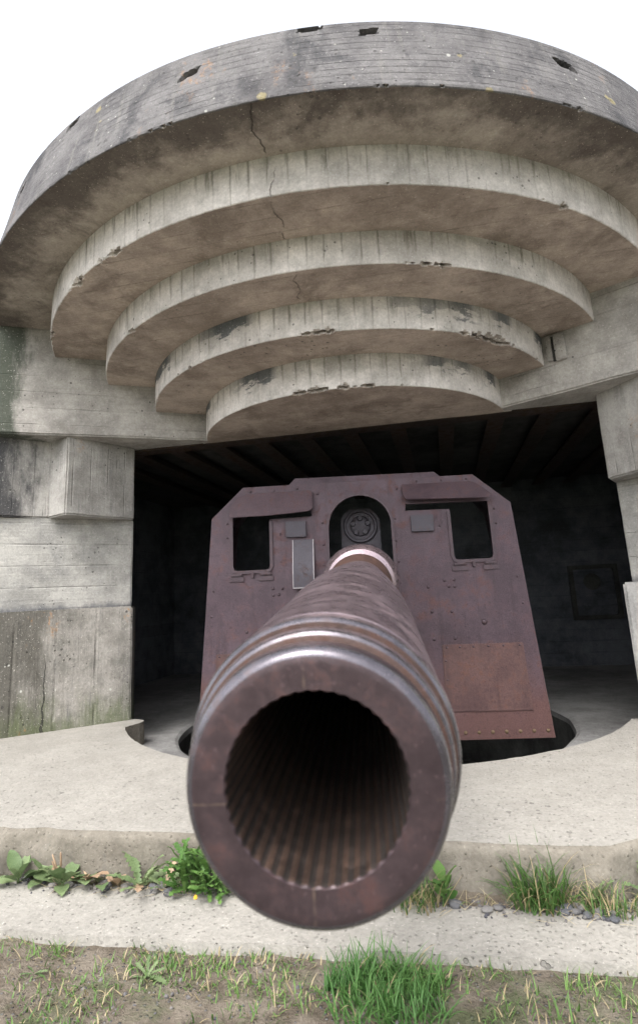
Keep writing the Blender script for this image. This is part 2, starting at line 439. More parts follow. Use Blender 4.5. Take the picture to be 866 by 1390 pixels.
M_MID = concrete('side_wall_concrete', (0.308, 0.299, 0.277), (0.414, 0.400, 0.370), 'h', 0.19, 0.06, streak=0.15, blotch=0.35, blotch_col=(0.20, 0.20, 0.20), blotch_scale=2.2,
                 green=(0.93, 1.06, 0.8, (0.12, 0.122, 0.13)), pits=0.6, bumps=1.2)
M_LOW = concrete('wall_base_concrete', (0.20, 0.188, 0.166), (0.305, 0.286, 0.258), 'v', 0.31, 0.05, streak=0.6, streak_col=(0.085, 0.088, 0.09),
                 dark=(-2.75, -2.15, (0.075, 0.070, 0.058), 0.75), green=(-0.1, 0.55, 0.7), blotch=0.4, blotch_col=(0.10, 0.098, 0.085), blotch_scale=6.0,
                 lichen=0.9, orange=0.9, pits=0.7, bumps=1.6, speck=0.8, crackv=(-2.44, 0.6))
M_RBASE = concrete('right_base_concrete', (0.27, 0.265, 0.255), (0.36, 0.352, 0.34), 'v', 0.21, 0.04, streak=0.3, blotch=0.3, blotch_col=(0.18, 0.18, 0.175), pits=0.8, bumps=1.3)
M_APRON = concrete('apron_concrete', (0.282, 0.268, 0.240), (0.272, 0.258, 0.232), None, var=0.7, blotch=0.14, blotch_col=(0.19, 0.18, 0.165), blotch_scale=3.0,
                   pits=0.4, bumps=1.6, gravel=0.3, speck=0.7)
M_APRON_F = concrete('apron_edge_concrete', (0.138, 0.123, 0.100), (0.185, 0.168, 0.140), None, blotch=0.35, blotch_col=(0.11, 0.10, 0.085), blotch_scale=4.0,
                     streak=0.2, pits=0.7, bumps=1.3, gravel=0.4)
M_FLOOR = concrete('pit_floor_concrete', (0.188, 0.184, 0.180), (0.247, 0.244, 0.236), None, blotch=0.3, blotch_col=(0.14, 0.135, 0.13), pits=0.4, bumps=0.9)
M_CHIP = concrete('broken_edge_concrete', (0.27, 0.235, 0.205), (0.44, 0.40, 0.36), None, pits=1.0, bumps=2.5, gravel=0.9, speck=0.9)
M_PATCH = concrete('repair_mortar', (0.26, 0.245, 0.23), (0.38, 0.36, 0.335), None, pits=1.0, bumps=2.0, gravel=0.8)
M_ROOM = concrete('room_concrete', (0.064, 0.070, 0.080), (0.112, 0.119, 0.132), 'h', 0.16, 0.12, blotch=0.4, blotch_col=(0.03, 0.03, 0.03), pits=0.3, bumps=1.0)  # unlit interior's darkness put into the wall colour
M_PIT = concrete('pit_concrete', (0.04, 0.04, 0.038), (0.08, 0.08, 0.075), None, blotch=0.4, pits=0.3)  # near-black: also puts shade into ceiling, niche hole and lintel slot
M_BEAM = steel('beam_steel', (0.030, 0.021, 0.017), (0.055, 0.037, 0.028), (0.08, 0.04, 0.02), 0.5, (0.6, 0.9), 0.2)
M_SHIELD = steel('shield_steel', (0.041, 0.024, 0.032), (0.079, 0.050, 0.063), (0.105, 0.047, 0.036), 0.7, (0.42, 0.75), 0.25, 2.4, low_rust=(0.95, 1.45), bump=0.9, streak=0.5)
M_PANEL = steel('panel_steel', (0.064, 0.031, 0.030), (0.108, 0.056, 0.050), (0.128, 0.058, 0.038), 0.6, (0.45, 0.8), 0.2, 3.5, bump=0.8, streak=0.5)
M_FLAP = steel('flap_steel', (0.050, 0.030, 0.038), (0.078, 0.049, 0.058), (0.095, 0.045, 0.038), 0.6, (0.45, 0.75), 0.25, 4.0, bump=0.6)
M_FRAME = steel('frame_steel', (0.042, 0.027, 0.034), (0.068, 0.045, 0.054), (0.080, 0.040, 0.032), 0.5, (0.4, 0.7), 0.3, 6.0, bump=0.5)
M_GREYM = steel('grey_steel', (0.034, 0.029, 0.038), (0.050, 0.044, 0.056), (0.070, 0.036, 0.028), 0.5, (0.4, 0.65), 0.3, 6.0, bump=0.4)
M_BARREL = steel('barrel_steel', (0.215, 0.160, 0.175), (0.275, 0.215, 0.235), (0.150, 0.080, 0.075), 0.4, (0.25, 0.40), 0.75, 5.0, bump=0.10, coat=0.6)
M_MUZZLE = steel('muzzle_steel', (0.036, 0.024, 0.027), (0.064, 0.044, 0.048), (0.066, 0.027, 0.023), 0.7, (0.30, 0.48), 0.4, 9.0, bump=0.22, scribe=True)  # shade over the muzzle face put into the steel's dark colour
M_GROOVE = steel('groove_rust_dark_collar', (0.039, 0.021, 0.017), (0.072, 0.036, 0.027), (0.060, 0.027, 0.018), 0.6, (0.6, 0.85), 0.2, 14.0, bump=0.4)
M_BORE = steel('bore_steel', (0.048, 0.031, 0.025), (0.085, 0.056, 0.043), (0.075, 0.036, 0.022), 0.6, (0.4, 0.6), 0.45, 8.0, bump=0.3)
M_BOREG = steel('bore_groove_shade', (0.012, 0.009, 0.008), (0.024, 0.017, 0.014), (0.03, 0.015, 0.01), 0.5, (0.6, 0.85), 0.2, 8.0, bump=0.3)  # rifling groove shade put into the colour, beside shallow relief
M_GLINT = steel('glint_steel', (0.062, 0.054, 0.064), (0.120, 0.110, 0.128), (0.065, 0.036, 0.034), 0.7, (0.22, 0.38), 0.75, 9.0, bump=0.12, coat=0.45)  # lighter steel on bevel and band crests: sky highlights put into the colour
M_LIVET = steel('lichen_rivet', (0.090, 0.058, 0.034), (0.135, 0.092, 0.048), (0.12, 0.055, 0.035), 0.7, (0.7, 0.9), 0.0, 30.0, bump=0.5)

def ground_mat():
    n = NT('ground_soil'); P = n.obj
    big = n.noise(P, 0.8, 5); mid = n.noise(P, 9, 6, 0.7); fine = n.noise(P, 70, 4, 0.75)
    col = n.mix(n.ramp(mid, 0.35, 0.65), (0.11, 0.090, 0.068), (0.205, 0.175, 0.140))
    v = n.voro(P, 60); cc = n.sep(v.outputs['Color'])
    st = n.math('MULTIPLY', n.ramp(v.outputs['Distance'], 0.22, 0.34, 1, 0), n.ramp(cc[0], 0.62, 0.68))
    col = n.mix(st, col, n.mix(cc[1], (0.07, 0.07, 0.072), (0.24, 0.225, 0.21)))
    pyy = n.sep(P)[1]
    col = n.mix(n.ramp(pyy, 1.5, 0.3), col, n.mix(mid, (0.20, 0.185, 0.16), (0.30, 0.28, 0.25)))
    py = n.sep(P)[1]
    far = n.math('MAXIMUM', n.ramp(n.math('ADD', py, n.math('MULTIPLY', n.math('SUBTRACT', mid, .5), 3.0)), -7.0, -11.0),
                 n.math('MULTIPLY', n.ramp(n.noise(n.mapping(P, loc=(3, 3, 0)), 2.2, 6, .7), 0.47, 0.60), 0.6))
    g = n.mix(n.ramp(fine, 0.3, 0.7), (0.05, 0.075, 0.028), (0.10, 0.13, 0.055))
    col = n.mix(far, col, g)
    h = n.math('ADD', n.math('MULTIPLY', mid, .6), n.math('ADD', n.math('MULTIPLY', fine, .4), n.math('MULTIPLY', st, .6)))
    return n.fin(col, 0.95, 0, n.bump(h, 1.0, 0.04), 0.2)
M_GROUND = ground_mat()
def leaf_mat(name, a, b, tr=0.25):
    n = NT(name); P = n.obj
    oi = n.new('ShaderNodeObjectInfo')
    f = n.noise(P, 25, 3)
    rnd = n.math('ADD', n.math('MULTIPLY', f, 0.7), n.math('MULTIPLY', oi.outputs['Random'], 0.5))
    col = n.mix(n.ramp(rnd, 0.25, 0.9), a, b)
    m = n.fin(col, 0.55, 0, None, 0.35)
    t = n.new('ShaderNodeBsdfTranslucent'); n.put(t.inputs['Color'], col)
    mx = n.new('ShaderNodeMixShader'); mx.inputs[0].default_value = tr
    n.t.links.new(n.bsdf.outputs[0], mx.inputs[1]); n.t.links.new(t.outputs[0], mx.inputs[2])
    n.t.links.new(mx.outputs[0], n.out.inputs['Surface'])
    return m
M_GRASS = leaf_mat('grass_blade', (0.06, 0.13, 0.03), (0.16, 0.27, 0.07))
M_GRASS2 = leaf_mat('lush_grass_blade', (0.05, 0.13, 0.03), (0.13, 0.25, 0.07))
M_STRAW = leaf_mat('dry_straw', (0.30, 0.24, 0.13), (0.45, 0.38, 0.24))
M_LEAF = leaf_mat('broad_leaf', (0.10, 0.155, 0.065), (0.20, 0.26, 0.125))
M_LEAF2 = leaf_mat('lush_leaf', (0.05, 0.12, 0.026), (0.125, 0.225, 0.058))
M_DRYLEAF = leaf_mat('dry_leaf', (0.28, 0.19, 0.12), (0.42, 0.30, 0.2), 0.1)
M_FLOWER = leaf_mat('yellow_petal', (0.65, 0.36, 0.02), (0.75, 0.45, 0.03), 0.1)
def stone_mat():
    n = NT('stone'); oi = n.new('ShaderNodeObjectInfo')
    f = n.noise(n.obj, 40, 5, .7)
    c = n.mix(oi.outputs['Random'], (0.075, 0.08, 0.095), (0.22, 0.205, 0.185))
    vm = n.new('ShaderNodeVectorMath', operation='SCALE'); n.put(vm.inputs[0], c)
    n.put(vm.inputs['Scale'], n.math('ADD', 0.6, n.math('MULTIPLY', f, 0.8)))
    return n.fin(vm.outputs[0], 0.85, 0, n.bump(f, 0.5, 0.004), 0.3)
M_STONE = stone_mat()
def gravel_mat():
    n = NT('gravel_stones')
    v = n.voro(n.obj, 24); cc = n.sep(v.outputs['Color'])
    c = n.mix(cc[0], (0.06, 0.06, 0.07), (0.20, 0.185, 0.17))
    f = n.noise(n.obj, 60, 4, .7)
    return n.fin(c, 0.9, 0, n.bump(f, 0.4, 0.004), 0.3)
M_GRAVEL = gravel_mat()

# ------------------------------------------------------------------ ground (structure)
def build_ground():
    xs = []
    def axis(near, d, far):
        a = [i * d - near for i in range(int(2 * near / d) + 1)]
        t = near; st = d
        while t < far:
            st *= 1.5; t += st; a = [-t] + a + [t]
        return a
    us = axis(3.0, 0.05, 600)
    vv = [v for v in axis(2.2, 0.05, 600)]
    vv = [v - 4.0 for v in vv]
    bm = bmesh.new()
    rows = []
    for v in vv:
        row = []
        for u in us:
            under = -4.15 < u < 4.15 and -2.62 < v < 6.4
            p = cas2w(u, v)
            z = -0.205 + noise.noise(Vector((p.x * 1.3, p.y * 1.3, 0))) * 0.012 + noise.noise(Vector((p.x * 9, p.y * 9, 3))) * 0.008
            if abs(u) > 4.0 or v < -7: z += 0.25 * min(1, max(abs(u) - 4.0, -v - 7, 0) / 6)
            if under: z = -1.6
            row.append(bm.verts.new((p.x, p.y, z)))
        rows.append(row)
    for a, b in zip(rows, rows[1:]):
        for i in range(len(us) - 1): bm.faces.new((a[i], a[i + 1], b[i + 1], b[i]))
    o = from_bm('ground', bm, M_GROUND, None, 180)
    tag(o, 'bare stony soil with patches of grass in front of the concrete', None, None, 'structure')
build_ground()

# apron slab: dense plan outline with a worn, chipped front edge
def rim(a): return (PIT_C[0] + 2.13 * sin(R(a)), PIT_C[1] - 2.13 * cos(R(a)))
def build_apron():
    front = []
    pts = [(-4.1, -2.53), (-1.264, -2.484), (-0.42, -2.468), (0.716, -2.442), (1.235, -2.459), (1.377, -2.362), (3.05, -1.15), (4.1, -1.15)]
    for a, b in zip(pts, pts[1:]):
        k = max(1, int(hypot(b[0] - a[0], b[1] - a[1]) / 0.02))
        for j in range(k): front.append((a[0] + (b[0] - a[0]) * j / k, a[1] + (b[1] - a[1]) * j / k))
    front.append(pts[-1])
    back = [(4.1, 1.0), (2.9, 1.0), (2.15, -0.2)] + [rim(a) for a in range(67, -61, -1)] + \
           [(-1.83, -0.41), (-1.812, -0.36), (-1.80, -0.31), (-1.80, -0.265), (-1.815, -0.225), (-1.845, -0.20), (-1.90, -0.18), (-2.1, -0.15), (-2.9, 1.0), (-4.1, 1.0)]
    bm = bmesh.new()
    def nz(x, y, s, k=0.0): return noise.noise(Vector((x * s, y * s, k)))
    chip = [max(0, nz(x, y, 7, 2) - 0.12) for x, y in front]
    rows = []
    for (dz, inset) in ((0.0, 0.035), (-0.004, 0.012), (-0.014, 0.002), (-0.035, 0.0), (-0.07, 0.002), (-0.11, 0.0), (-0.15, -0.003), (-0.26, -0.01)):
        row = []
        for (x, y), c in zip(front, chip):
            e = inset + nz(x, y, 16, dz * 30) * 0.006 + nz(x, y, 3, 0) * 0.012
            d = dz
            if -0.05 < dz < 0.001:
                e += c * 0.07 * (1 if dz < 0 else 0.6); d -= c * 0.05 * (1 if dz < 0 else 0.0)
            row.append(bm.verts.new((x, y + e, d)))
        rows.append(row)
    for a, b in zip(rows, rows[1:]):
        for i in range(len(a) - 1):
            f = bm.faces.new((b[i], b[i + 1], a[i + 1], a[i])); f.material_index = 1; f.smooth = True
    bk = []; bk2 = []
    for (x, y) in back:
        e = nz(x, y, 12, 4) * 0.012
        bk.append(bm.verts.new((x, y + e, 0))); bk2.append(bm.verts.new((x + nz(x, y, 9, 1) * .01, y + e + 0.006, -0.2)))
    bm.faces.new(rows[0] + bk)
    for i in range(len(bk) - 1):
        f = bm.faces.new((bk[i + 1], bk[i], bk2[i], bk2[i + 1])); f.material_index = 1
    o = from_bm('apron', bm, [M_APRON, M_APRON_F])
    o.location = CAS_O; o.rotation_euler = (0, 0, CAS_ANG)
    tag(o, 'pale concrete apron slab with curved inner rim before the gun pit', None, None, 'structure')
build_apron()

def build_strip():
    bm = bmesh.new()
    pts = [(-4.5, -2.35), (4.3, -2.35), (4.3, -2.66)]
    us = [4.3 - i * 0.04 for i in range(int(8.8 / 0.04) + 1)]
    fr = [(u, -2.835 + u * 0.038 + noise.noise(Vector((u * 4, 0, 0))) * 0.014 + noise.noise(Vector((u * 19, 0, 5))) * 0.010) for u in us]
    top = [(-4.5, -2.35), (4.3, -2.35)]
    vt = [bm.verts.new((x, y, -0.17)) for x, y in top] ; vf = [bm.verts.new((x, y, -0.172)) for x, y in fr]
    bm.faces.new(list(reversed(vt + vf)))
    vb = [bm.verts.new((x, y - 0.012, -0.26)) for x, y in fr]
    for i in range(len(vf) - 1): bm.faces.new((vf[i + 1], vf[i], vb[i], vb[i + 1]))
    bmesh.ops.recalc_face_normals(bm, faces=bm.faces)
    o = from_bm('concrete_strip', bm, M_APRON)
    o.location = CAS_O; o.rotation_euler = (0, 0, CAS_ANG)
    tag(o, 'narrow flush concrete strip along the foot of the apron', None, None, 'structure')
build_strip()

def build_pit():
    bm = bmesh.new()
    N = 180
    def ring(rf, z, wob=0.0):
        out = []
        for i in range(N):
            a = 2 * pi * i / N
            r = rf(a) if callable(rf) else rf
            r += noise.noise(Vector((cos(a) * 6, sin(a) * 6, z * 5))) * wob
            out.append(bm.verts.new((PIT_C[0] + r * sin(a), PIT_C[1] - r * cos(a), z)))
        return out
    outer = lambda a: 2.6 + 3.2 * max(0.0, min(1.0, (-cos(a) + 0.25) / 0.6))
    rr = [ring(outer, -0.18), ring(1.85, -0.18), ring(1.735, -0.18, 0.01), ring(1.705, -0.195, 0.015), ring(1.70, -0.24, 0.02), ring(1.70, -0.9), ring(0.01, -0.9)]
    for k, (a, b) in enumerate(zip(rr, rr[1:])):
        for i in range(N):
            f = bm.faces.new((a[(i + 1) % N], a[i], b[i], b[(i + 1) % N])); f.material_index = 0 if k < 4 else 1
    bmesh.ops.recalc_face_normals(bm, faces=bm.faces)
    o = from_bm('pit_floor', bm, [M_FLOOR, M_PIT])
    o.location = CAS_O; o.rotation_euler = (0, 0, CAS_ANG)
    tag(o, 'sunken grey concrete floor with the round gun pit', None, None, 'structure')
build_pit()

# ------------------------------------------------------------------ casemate
CAS = empty('gun_casemate', CAS_O, CAS_ANG, 'concrete gun casemate with stepped half-round hood over a wide dark opening', 'bunker')

TIERS = [  # centre u, centre v, radius bottom, radius top, z bottom, z top
    (-0.063, 0.790, 3.322, 3.217, 3.455, 3.980),
    (-0.029, 0.665, 2.813, 2.813, 3.195, 3.455),
    (-0.027, 0.588, 2.325, 2.325, 2.962, 3.195),
    (-0.021, 0.545, 1.886, 1.886, 2.720, 2.962),
    (0.020, 0.510, 1.441, 1.441, 2.458, 2.720)]
NOTCH = [(-34.1, 3.828, .050, .030, .22), (-22.1, 3.944, .055, .024, .2), (-5.5, 3.810, .050, .026, .22), (6.6, 3.960, .070, .016, .05),
         (12.2, 3.893, .050, .026, .12), (32.4, 3.831, .062, .032, -.18), (52, 3.86, .06, .03, -.2), (-52, 3.84, .06, .03, .2)]
def build_tier(k):
    cu, cv, rb, rt, z0, z1 = TIERS[k]
    cap = k == 0
    a0, a1 = (-118, 118) if cap else (-100, 100)
    step = 0.009
    na = int(rb * R(a1 - a0) / step)
    inner = 0.02 if k == 4 else TIERS[k + 1][2] - 0.45
    rows = []                                   # (radius or None, z, kind)
    soff = [inner + (rb - 0.06 - inner) * j / 14 for j in range(15)] + [rb - 0.048, rb - 0.038, rb - 0.029, rb - 0.021, rb - 0.014, rb - 0.008]
    prof = [(r, z0, 0) for r in soff]
    prof += [(rb - 0.002, z0 + 0.004, 1), (rb, z0 + 0.014, 1)]
    nf = 58 if cap else 26
    for j in range(1, nf + 1):
        t = j / nf
        prof.append((rb + (rt - rb) * t, z0 + 0.014 + (z1 - z0 - 0.014 + (0.0 if cap else 0.03)) * t, 1))
    if cap:
        prof += [(rt - 0.02, z1 + 0.012, 2), (rt - 0.2, z1 + 0.04, 2), (rt - 1.0, z1 + 0.14, 2), (rt - 2.0, z1 + 0.2, 2), (0.02, z1 + 0.22, 2)]
    bm = bmesh.new()
    uvl = bm.loops.layers.uv.new('UVMap')
    data = {}; chipv = set()
    grid = []
    for (r, z, kd) in prof:
        row = []
        for i in range(na + 1):
            a = R(a0 + (a1 - a0) * i / na)
            s = a * rb
            rr, zz = r, z; w = 0; amt = 0
            if kd < 2:
                # casting unevenness and a broken lower arris
                rr += noise.noise(Vector((s * 0.9, z * 2, k * 7))) * 0.006
                zz += noise.noise(Vector((s * 0.8, r * 1.2, k * 5 + 2))) * 0.006
                edge_d = abs(r - rb) if z <= z0 + 1e-6 else (z - z0)
                w = max(0.0, 1 - edge_d / (0.05 if not cap else 0.035))
                if w > 0:
                    ch = noise.noise(Vector((s * 3.0, k * 9.1, 0.5))) + 0.55 * noise.noise(Vector((s * 11, k * 3.3, 2))) + 0.35 * noise.noise(Vector((s * 30, edge_d * 40, k))) + 0.5 * w - 0.5
                    thr = 0.36
                    if k == 3 and 0.35 < s / rb < 0.95: thr = 0.02
                    if k == 4 and (0.05 < s / rb < 0.35 or 0.6 < s / rb < 0.8): thr = 0.12
                    c = max(0.0, ch - thr)
                    fineN = noise.noise(Vector((s * 28, z * 28, k))) * 0.0035
                    amt = min(0.050, c * 0.16) * w ** 0.5
                    rr -= amt + max(0, fineN) * w
                    zz += (amt * 0.9 + max(0, -fineN) * w) if z <= z0 + 0.02 else 0
            if cap and kd == 1:
                for (na_, nz_, hw, hh, sk) in NOTCH:
                    ds = rb * (a - R(na_)); dzv = z - nz_
                    q = max(abs(ds - sk * 2.2 * dzv + 0.010 * noise.noise(Vector((dzv * 28, na_, 0)))) / hw, abs(dzv - sk * 0.9 * ds + 0.008 * noise.noise(Vector((ds * 30, na_, 1)))) / hh)
                    if q < 1.0: rr -= 0.10 * min(1.0, (1.0 - q) * 3.2)
            u = cu + rr * sin(a); v = cv - rr * cos(a)
            if k == 4 and v > 0.118: v = 0.118
            vt = bm.verts.new((u, v, zz)); row.append(vt)
            if kd < 2 and w > 0 and amt > 0.010: chipv.add(vt)
            data[vt] = (s, zz, u, v)
        grid.append((row, kd))
    for (ra, ka), (rb_, kb) in zip(grid, grid[1:]):
        soffit = ka == 0 and kb == 0
        for i in range(na):
            f = bm.faces.new((ra[i], ra[i + 1], rb_[i + 1], rb_[i]))
            f.material_index = 1 if soffit else 0
            if sum(x in chipv for x in f.verts) >= 2: f.material_index = 2
            f.smooth = True
            for lp in f.loops:
                d = data[lp.vert]
                lp[uvl].uv = (d[2], d[3]) if soffit else (d[0], d[1])
    bmesh.ops.dissolve_degenerate(bm, dist=1e-6, edges=bm.edges)
    bmesh.ops.recalc_face_normals(bm, faces=bm.faces)
    mat = M_CAP if cap else tier_mat('tier_face_concrete_%d' % k, z1, (0, 0, 0, .85, .85)[k])
    o = from_bm('hood_cap' if cap else 'hood_tier', bm, [mat, M_SOF1 if cap else M_SOF, M_CHIP], CAS, 38, uv=False)
    lab = ['weathered grey topmost slab of the hood with broken form pockets', 'second slab of the hood, just under the top slab', 'middle slab of the stepped hood',
           'fourth slab of the hood with chipped right edge', 'lowest and smallest slab of the stepped hood'][k]
    tag(o, lab)
for k in range(5): build_tier(k)

def wall(name, pts, z0, z1, mat, label=None, step=0.08, amp=0.004, bev=0.014):
    bm = bmesh.new(); poly_prism(bm, pts, z0, z1, step, amp, bev)
    o = from_bm(name, bm, mat, CAS, 30)
    if label: o['label'] = label
    return o
mir = lambda pts: [(-u, v) for u, v in pts]
# lintel wedges either side of the hood
LW = [(-4.2, -1.604), (-1.165, 0.118), (-4.2, 0.118)]
wall('lintel_wall', LW, 2.461, 3.48, M_LINTEL, 'board-marked lintel wall left of the hood, dark with algae at its end')
wall('lintel_wall', mir(LW), 2.461, 3.48, M_LINTEL, 'board-marked lintel wall right of the hood')
# jamb blocks under the lintel
BL = [(-4.2, -1.95), (-2.954, -0.748), (-2.679, -0.428), (-2.41, -0.556), (-2.098, 0.041), (-2.16, 0.13), (-2.62, 0.9), (-4.2, 0.9)]
wall('corner_block', BL, 1.757, 2.475, M_BLOCK, 'left projecting corner block with a bevelled edge')
BR = [(4.2, -1.95), (2.954, -0.748), (2.679, -0.428), (2.41, -0.60), (2.098, -0.058), (2.19, 0.13), (2.62, 0.9), (4.2, 0.9)]
wall('corner_block', BR, 1.757, 2.475, M_BLOCK, 'right projecting corner block with a rough repaired spot')
ML = [(-4.2, -1.83), (-2.13, 0.09), (-2.60, 0.9), (-4.2, 0.9)]
wall('side_wall', ML, 0.93, 1.77, M_MID, 'pale middle band of the left side wall')
MR = [(4.2, -1.76), (2.195, 0.09), (2.64, 0.9), (4.2, 0.9)]
wall('side_wall', MR, 0.93, 1.77, M_MID, 'pale middle band of the right side wall')
LL = [(-4.2, -2.27), (-1.954, -0.193), (-2.55, 0.9), (-4.2, 0.9)]
wall('wall_base', LL, -0.25, 0.947, M_LOW, 'stained mossy base of the left side wall')
LR = [(4.2, -2.26), (2.030, -0.262), (2.55, 0.9), (4.2, 0.9)]
wall('wall_base', LR, -0.25, 0.947, M_RBASE, 'pale base of the right side wall')

# wall-base crack is in its material; lintel groove's shade is a dark-coloured strip
def rough_patch(name, centre, nrm, size, mat, seed, label):
    """An uneven repaired spot that stands a little proud of a wall."""
    n = Vector(nrm).normalized(); up = Vector((0, 0, 1)); t = up.cross(n).normalized()
    bm = bmesh.new(); rings = []
    for j in range(6):
        rr = j / 5
        ring = []
        for i in range(28):
            a = 2 * pi * i / 28
            w = 1 + 0.22 * noise.noise(Vector((cos(a) * 2, sin(a) * 2, seed)))
            p = Vector(centre) + t * cos(a) * size[0] * rr * w + up * sin(a) * size[1] * rr * w
            hgt = 0.012 * (1 - rr ** 3) + 0.006 * noise.noise(p * 45) * (1 - rr * .7)
            ring.append(bm.verts.new(p + n * (hgt - 0.002)))
        rings.append(ring)
    for a, b in zip(rings, rings[1:]):
        for i in range(28): bm.faces.new((a[i], a[(i + 1) % 28], b[(i + 1) % 28], b[i]))
    bmesh.ops.remove_doubles(bm, verts=bm.verts, dist=1e-5)
    bmesh.ops.recalc_face_normals(bm, faces=bm.faces)
    o = from_bm(name, bm, mat, CAS, 40); o['label'] = label
_bn = Vector((-(0.60 - 0.058), -(2.41 - 2.098), 0))
rough_patch('repair_patch', (2.195, -0.215, 2.06), _bn, (0.075, 0.10), M_PATCH, 3, 'round rough repaired spot on the right corner block')

_ln = Vector((-0.494, -0.870, 0))
def lint_r(u): return Vector((u, -0.008 - (u - 1.36) * 0.5675, 0))
def on_lintel_box(name, u0, u1, z0, z1, d0, d1, mat, amp, label):
    bm = bmesh.new(); a, b = lint_r(u0), lint_r(u1)
    poly_prism(bm, [tuple((p + _ln * d)[:2]) for p, d in ((a, d0), (b, d0), (b, d1), (a, d1))], z0, z1, 0.03, amp, 0.004)
    from_bm(name, bm, mat, CAS, 30)['label'] = label
on_lintel_box('broken_post', 1.795, 1.868, 2.722, 2.935, -0.05, 0.022, M_PATCH, 0.010, 'small broken mortar post beside the fourth slab')
on_lintel_box('broken_post', 1.735, 1.773, 2.735, 2.945, -0.05, 0.016, M_LINTEL, 0.006, 'thin mortar strip left of the dark slot beside the fourth slab')
on_lintel_box('slot_shade_strip', 1.773, 1.795, 2.728, 2.94, -0.05, 0.002, M_PIT, 0.0, 'dark narrow slot in the lintel beside the fourth slab')  # shade between the mortar strips, painted as a dark face

# interior
def part_box(name, x0, x1, y0, y1, z0, z1, mat, bev=0.006, parent=CAS):
    bm = bmesh.new(); box(bm, x0, x1, y0, y1, z0, z1, bev); return from_bm(name, bm, mat, parent)
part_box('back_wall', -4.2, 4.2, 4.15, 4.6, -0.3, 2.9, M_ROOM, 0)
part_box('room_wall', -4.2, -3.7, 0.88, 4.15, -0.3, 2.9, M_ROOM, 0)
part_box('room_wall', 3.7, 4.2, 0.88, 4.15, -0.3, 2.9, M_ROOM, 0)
part_box('roof_mass', -4.2, 4.2, 0.125, 4.6, 2.56, 3.50, M_PIT, 0)  # ceiling darkness put into the concrete's colour
part_box('rear_mass', -4.2, 4.2, 0.9, 4.62, 3.49, 3.97, M_LINTEL, 0)
part_box('opening_head', -3.2, 3.2, 0.119, 0.30, 2.452, 2.60, M_BEAM, 0.004)
for i in range(13):
    u = -2.7 + i * 0.45
    bm = bmesh.new()
    box(bm, u - 0.075, u + 0.075, 0.30, 4.15, 2.462, 2.478)
    box(bm, u - 0.008, u + 0.008, 0.30, 4.15, 2.478, 2.56)
    from_bm('ceiling_beam', bm, M_BEAM, CAS)
# niche in the back wall: frame and plate with a round hole, px about (790..845, 760..850)
NU, NZ0, NZ1 = 2.85, 0.45, 1.22
for (x0, x1, z0, z1) in ((NU - .33, NU - .27, NZ0, NZ1), (NU + .27, NU + .33, NZ0, NZ1), (NU - .27, NU + .27, NZ1 - .06, NZ1), (NU - .27, NU + .27, NZ0, NZ0 + .06)):
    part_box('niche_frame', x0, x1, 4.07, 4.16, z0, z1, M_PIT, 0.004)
def ring_plate(name, cx, cz, r, x0, x1, z0, z1, y, th, mat, parent, seg=40):
    bm = bmesh.new()
    inn, out = [], []
    for i in range(seg):
        a = 2 * pi * i / seg
        dx, dz = cos(a), sin(a)
        t = min((x1 - cx) / dx if dx > 1e-9 else 1e9, (x0 - cx) / dx if dx < -1e-9 else 1e9, (z1 - cz) / dz if dz > 1e-9 else 1e9, (z0 - cz) / dz if dz < -1e-9 else 1e9)
        inn.append(bm.verts.new((cx + r * dx, y, cz + r * dz))); out.append(bm.verts.new((cx + t * dx, y, cz + t * dz)))
    ib = [bm.verts.new(v.co + Vector((0, th, 0))) for v in inn]
    for i in range(seg):
        j = (i + 1) % seg
        bm.faces.new((inn[i], inn[j], out[j], out[i])); bm.faces.new((ib[i], ib[j], inn[j], inn[i]))
    bm.faces.new(ib).material_index = 1  # the hole's shade is coloured onto its back disc
    bmesh.ops.recalc_face_normals(bm, faces=bm.faces)
    return from_bm(name, bm, mat, parent)
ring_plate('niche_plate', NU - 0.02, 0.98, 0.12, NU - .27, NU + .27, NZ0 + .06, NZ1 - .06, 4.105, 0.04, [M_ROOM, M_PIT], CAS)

# ------------------------------------------------------------------ gun
GUN = empty('coastal_gun', (GUN_O.x, GUN_O.y, -0.9), -GUN_AZ, 'rusty coastal gun with long barrel and angular purple-brown armoured shield', 'cannon')
GZ = 0.9                                  # local z of the apron level
def gpart(name, bm, mats, parent=GUN, smooth=30, uv=True):
    for v in bm.verts: v.co.z += (GZ if parent is GUN else 0)
    return from_bm(name, bm, mats, parent, smooth, uv)
TRZ, MUZ_Y, MUZ_Z = 1.15, -5.061, 0.8002
EL = atan2(TRZ - MUZ_Z, -MUZ_Y)
AX = Vector((0, cos(EL), sin(EL)))        # from the muzzle towards the breech
AZ_ = Vector((0, -sin(EL), cos(EL)))
MUZ = Vector((0, MUZ_Y, MUZ_Z))
def bar(s, x, z): return MUZ + AX * s + Vector((x, 0, 0)) + AZ_ * z

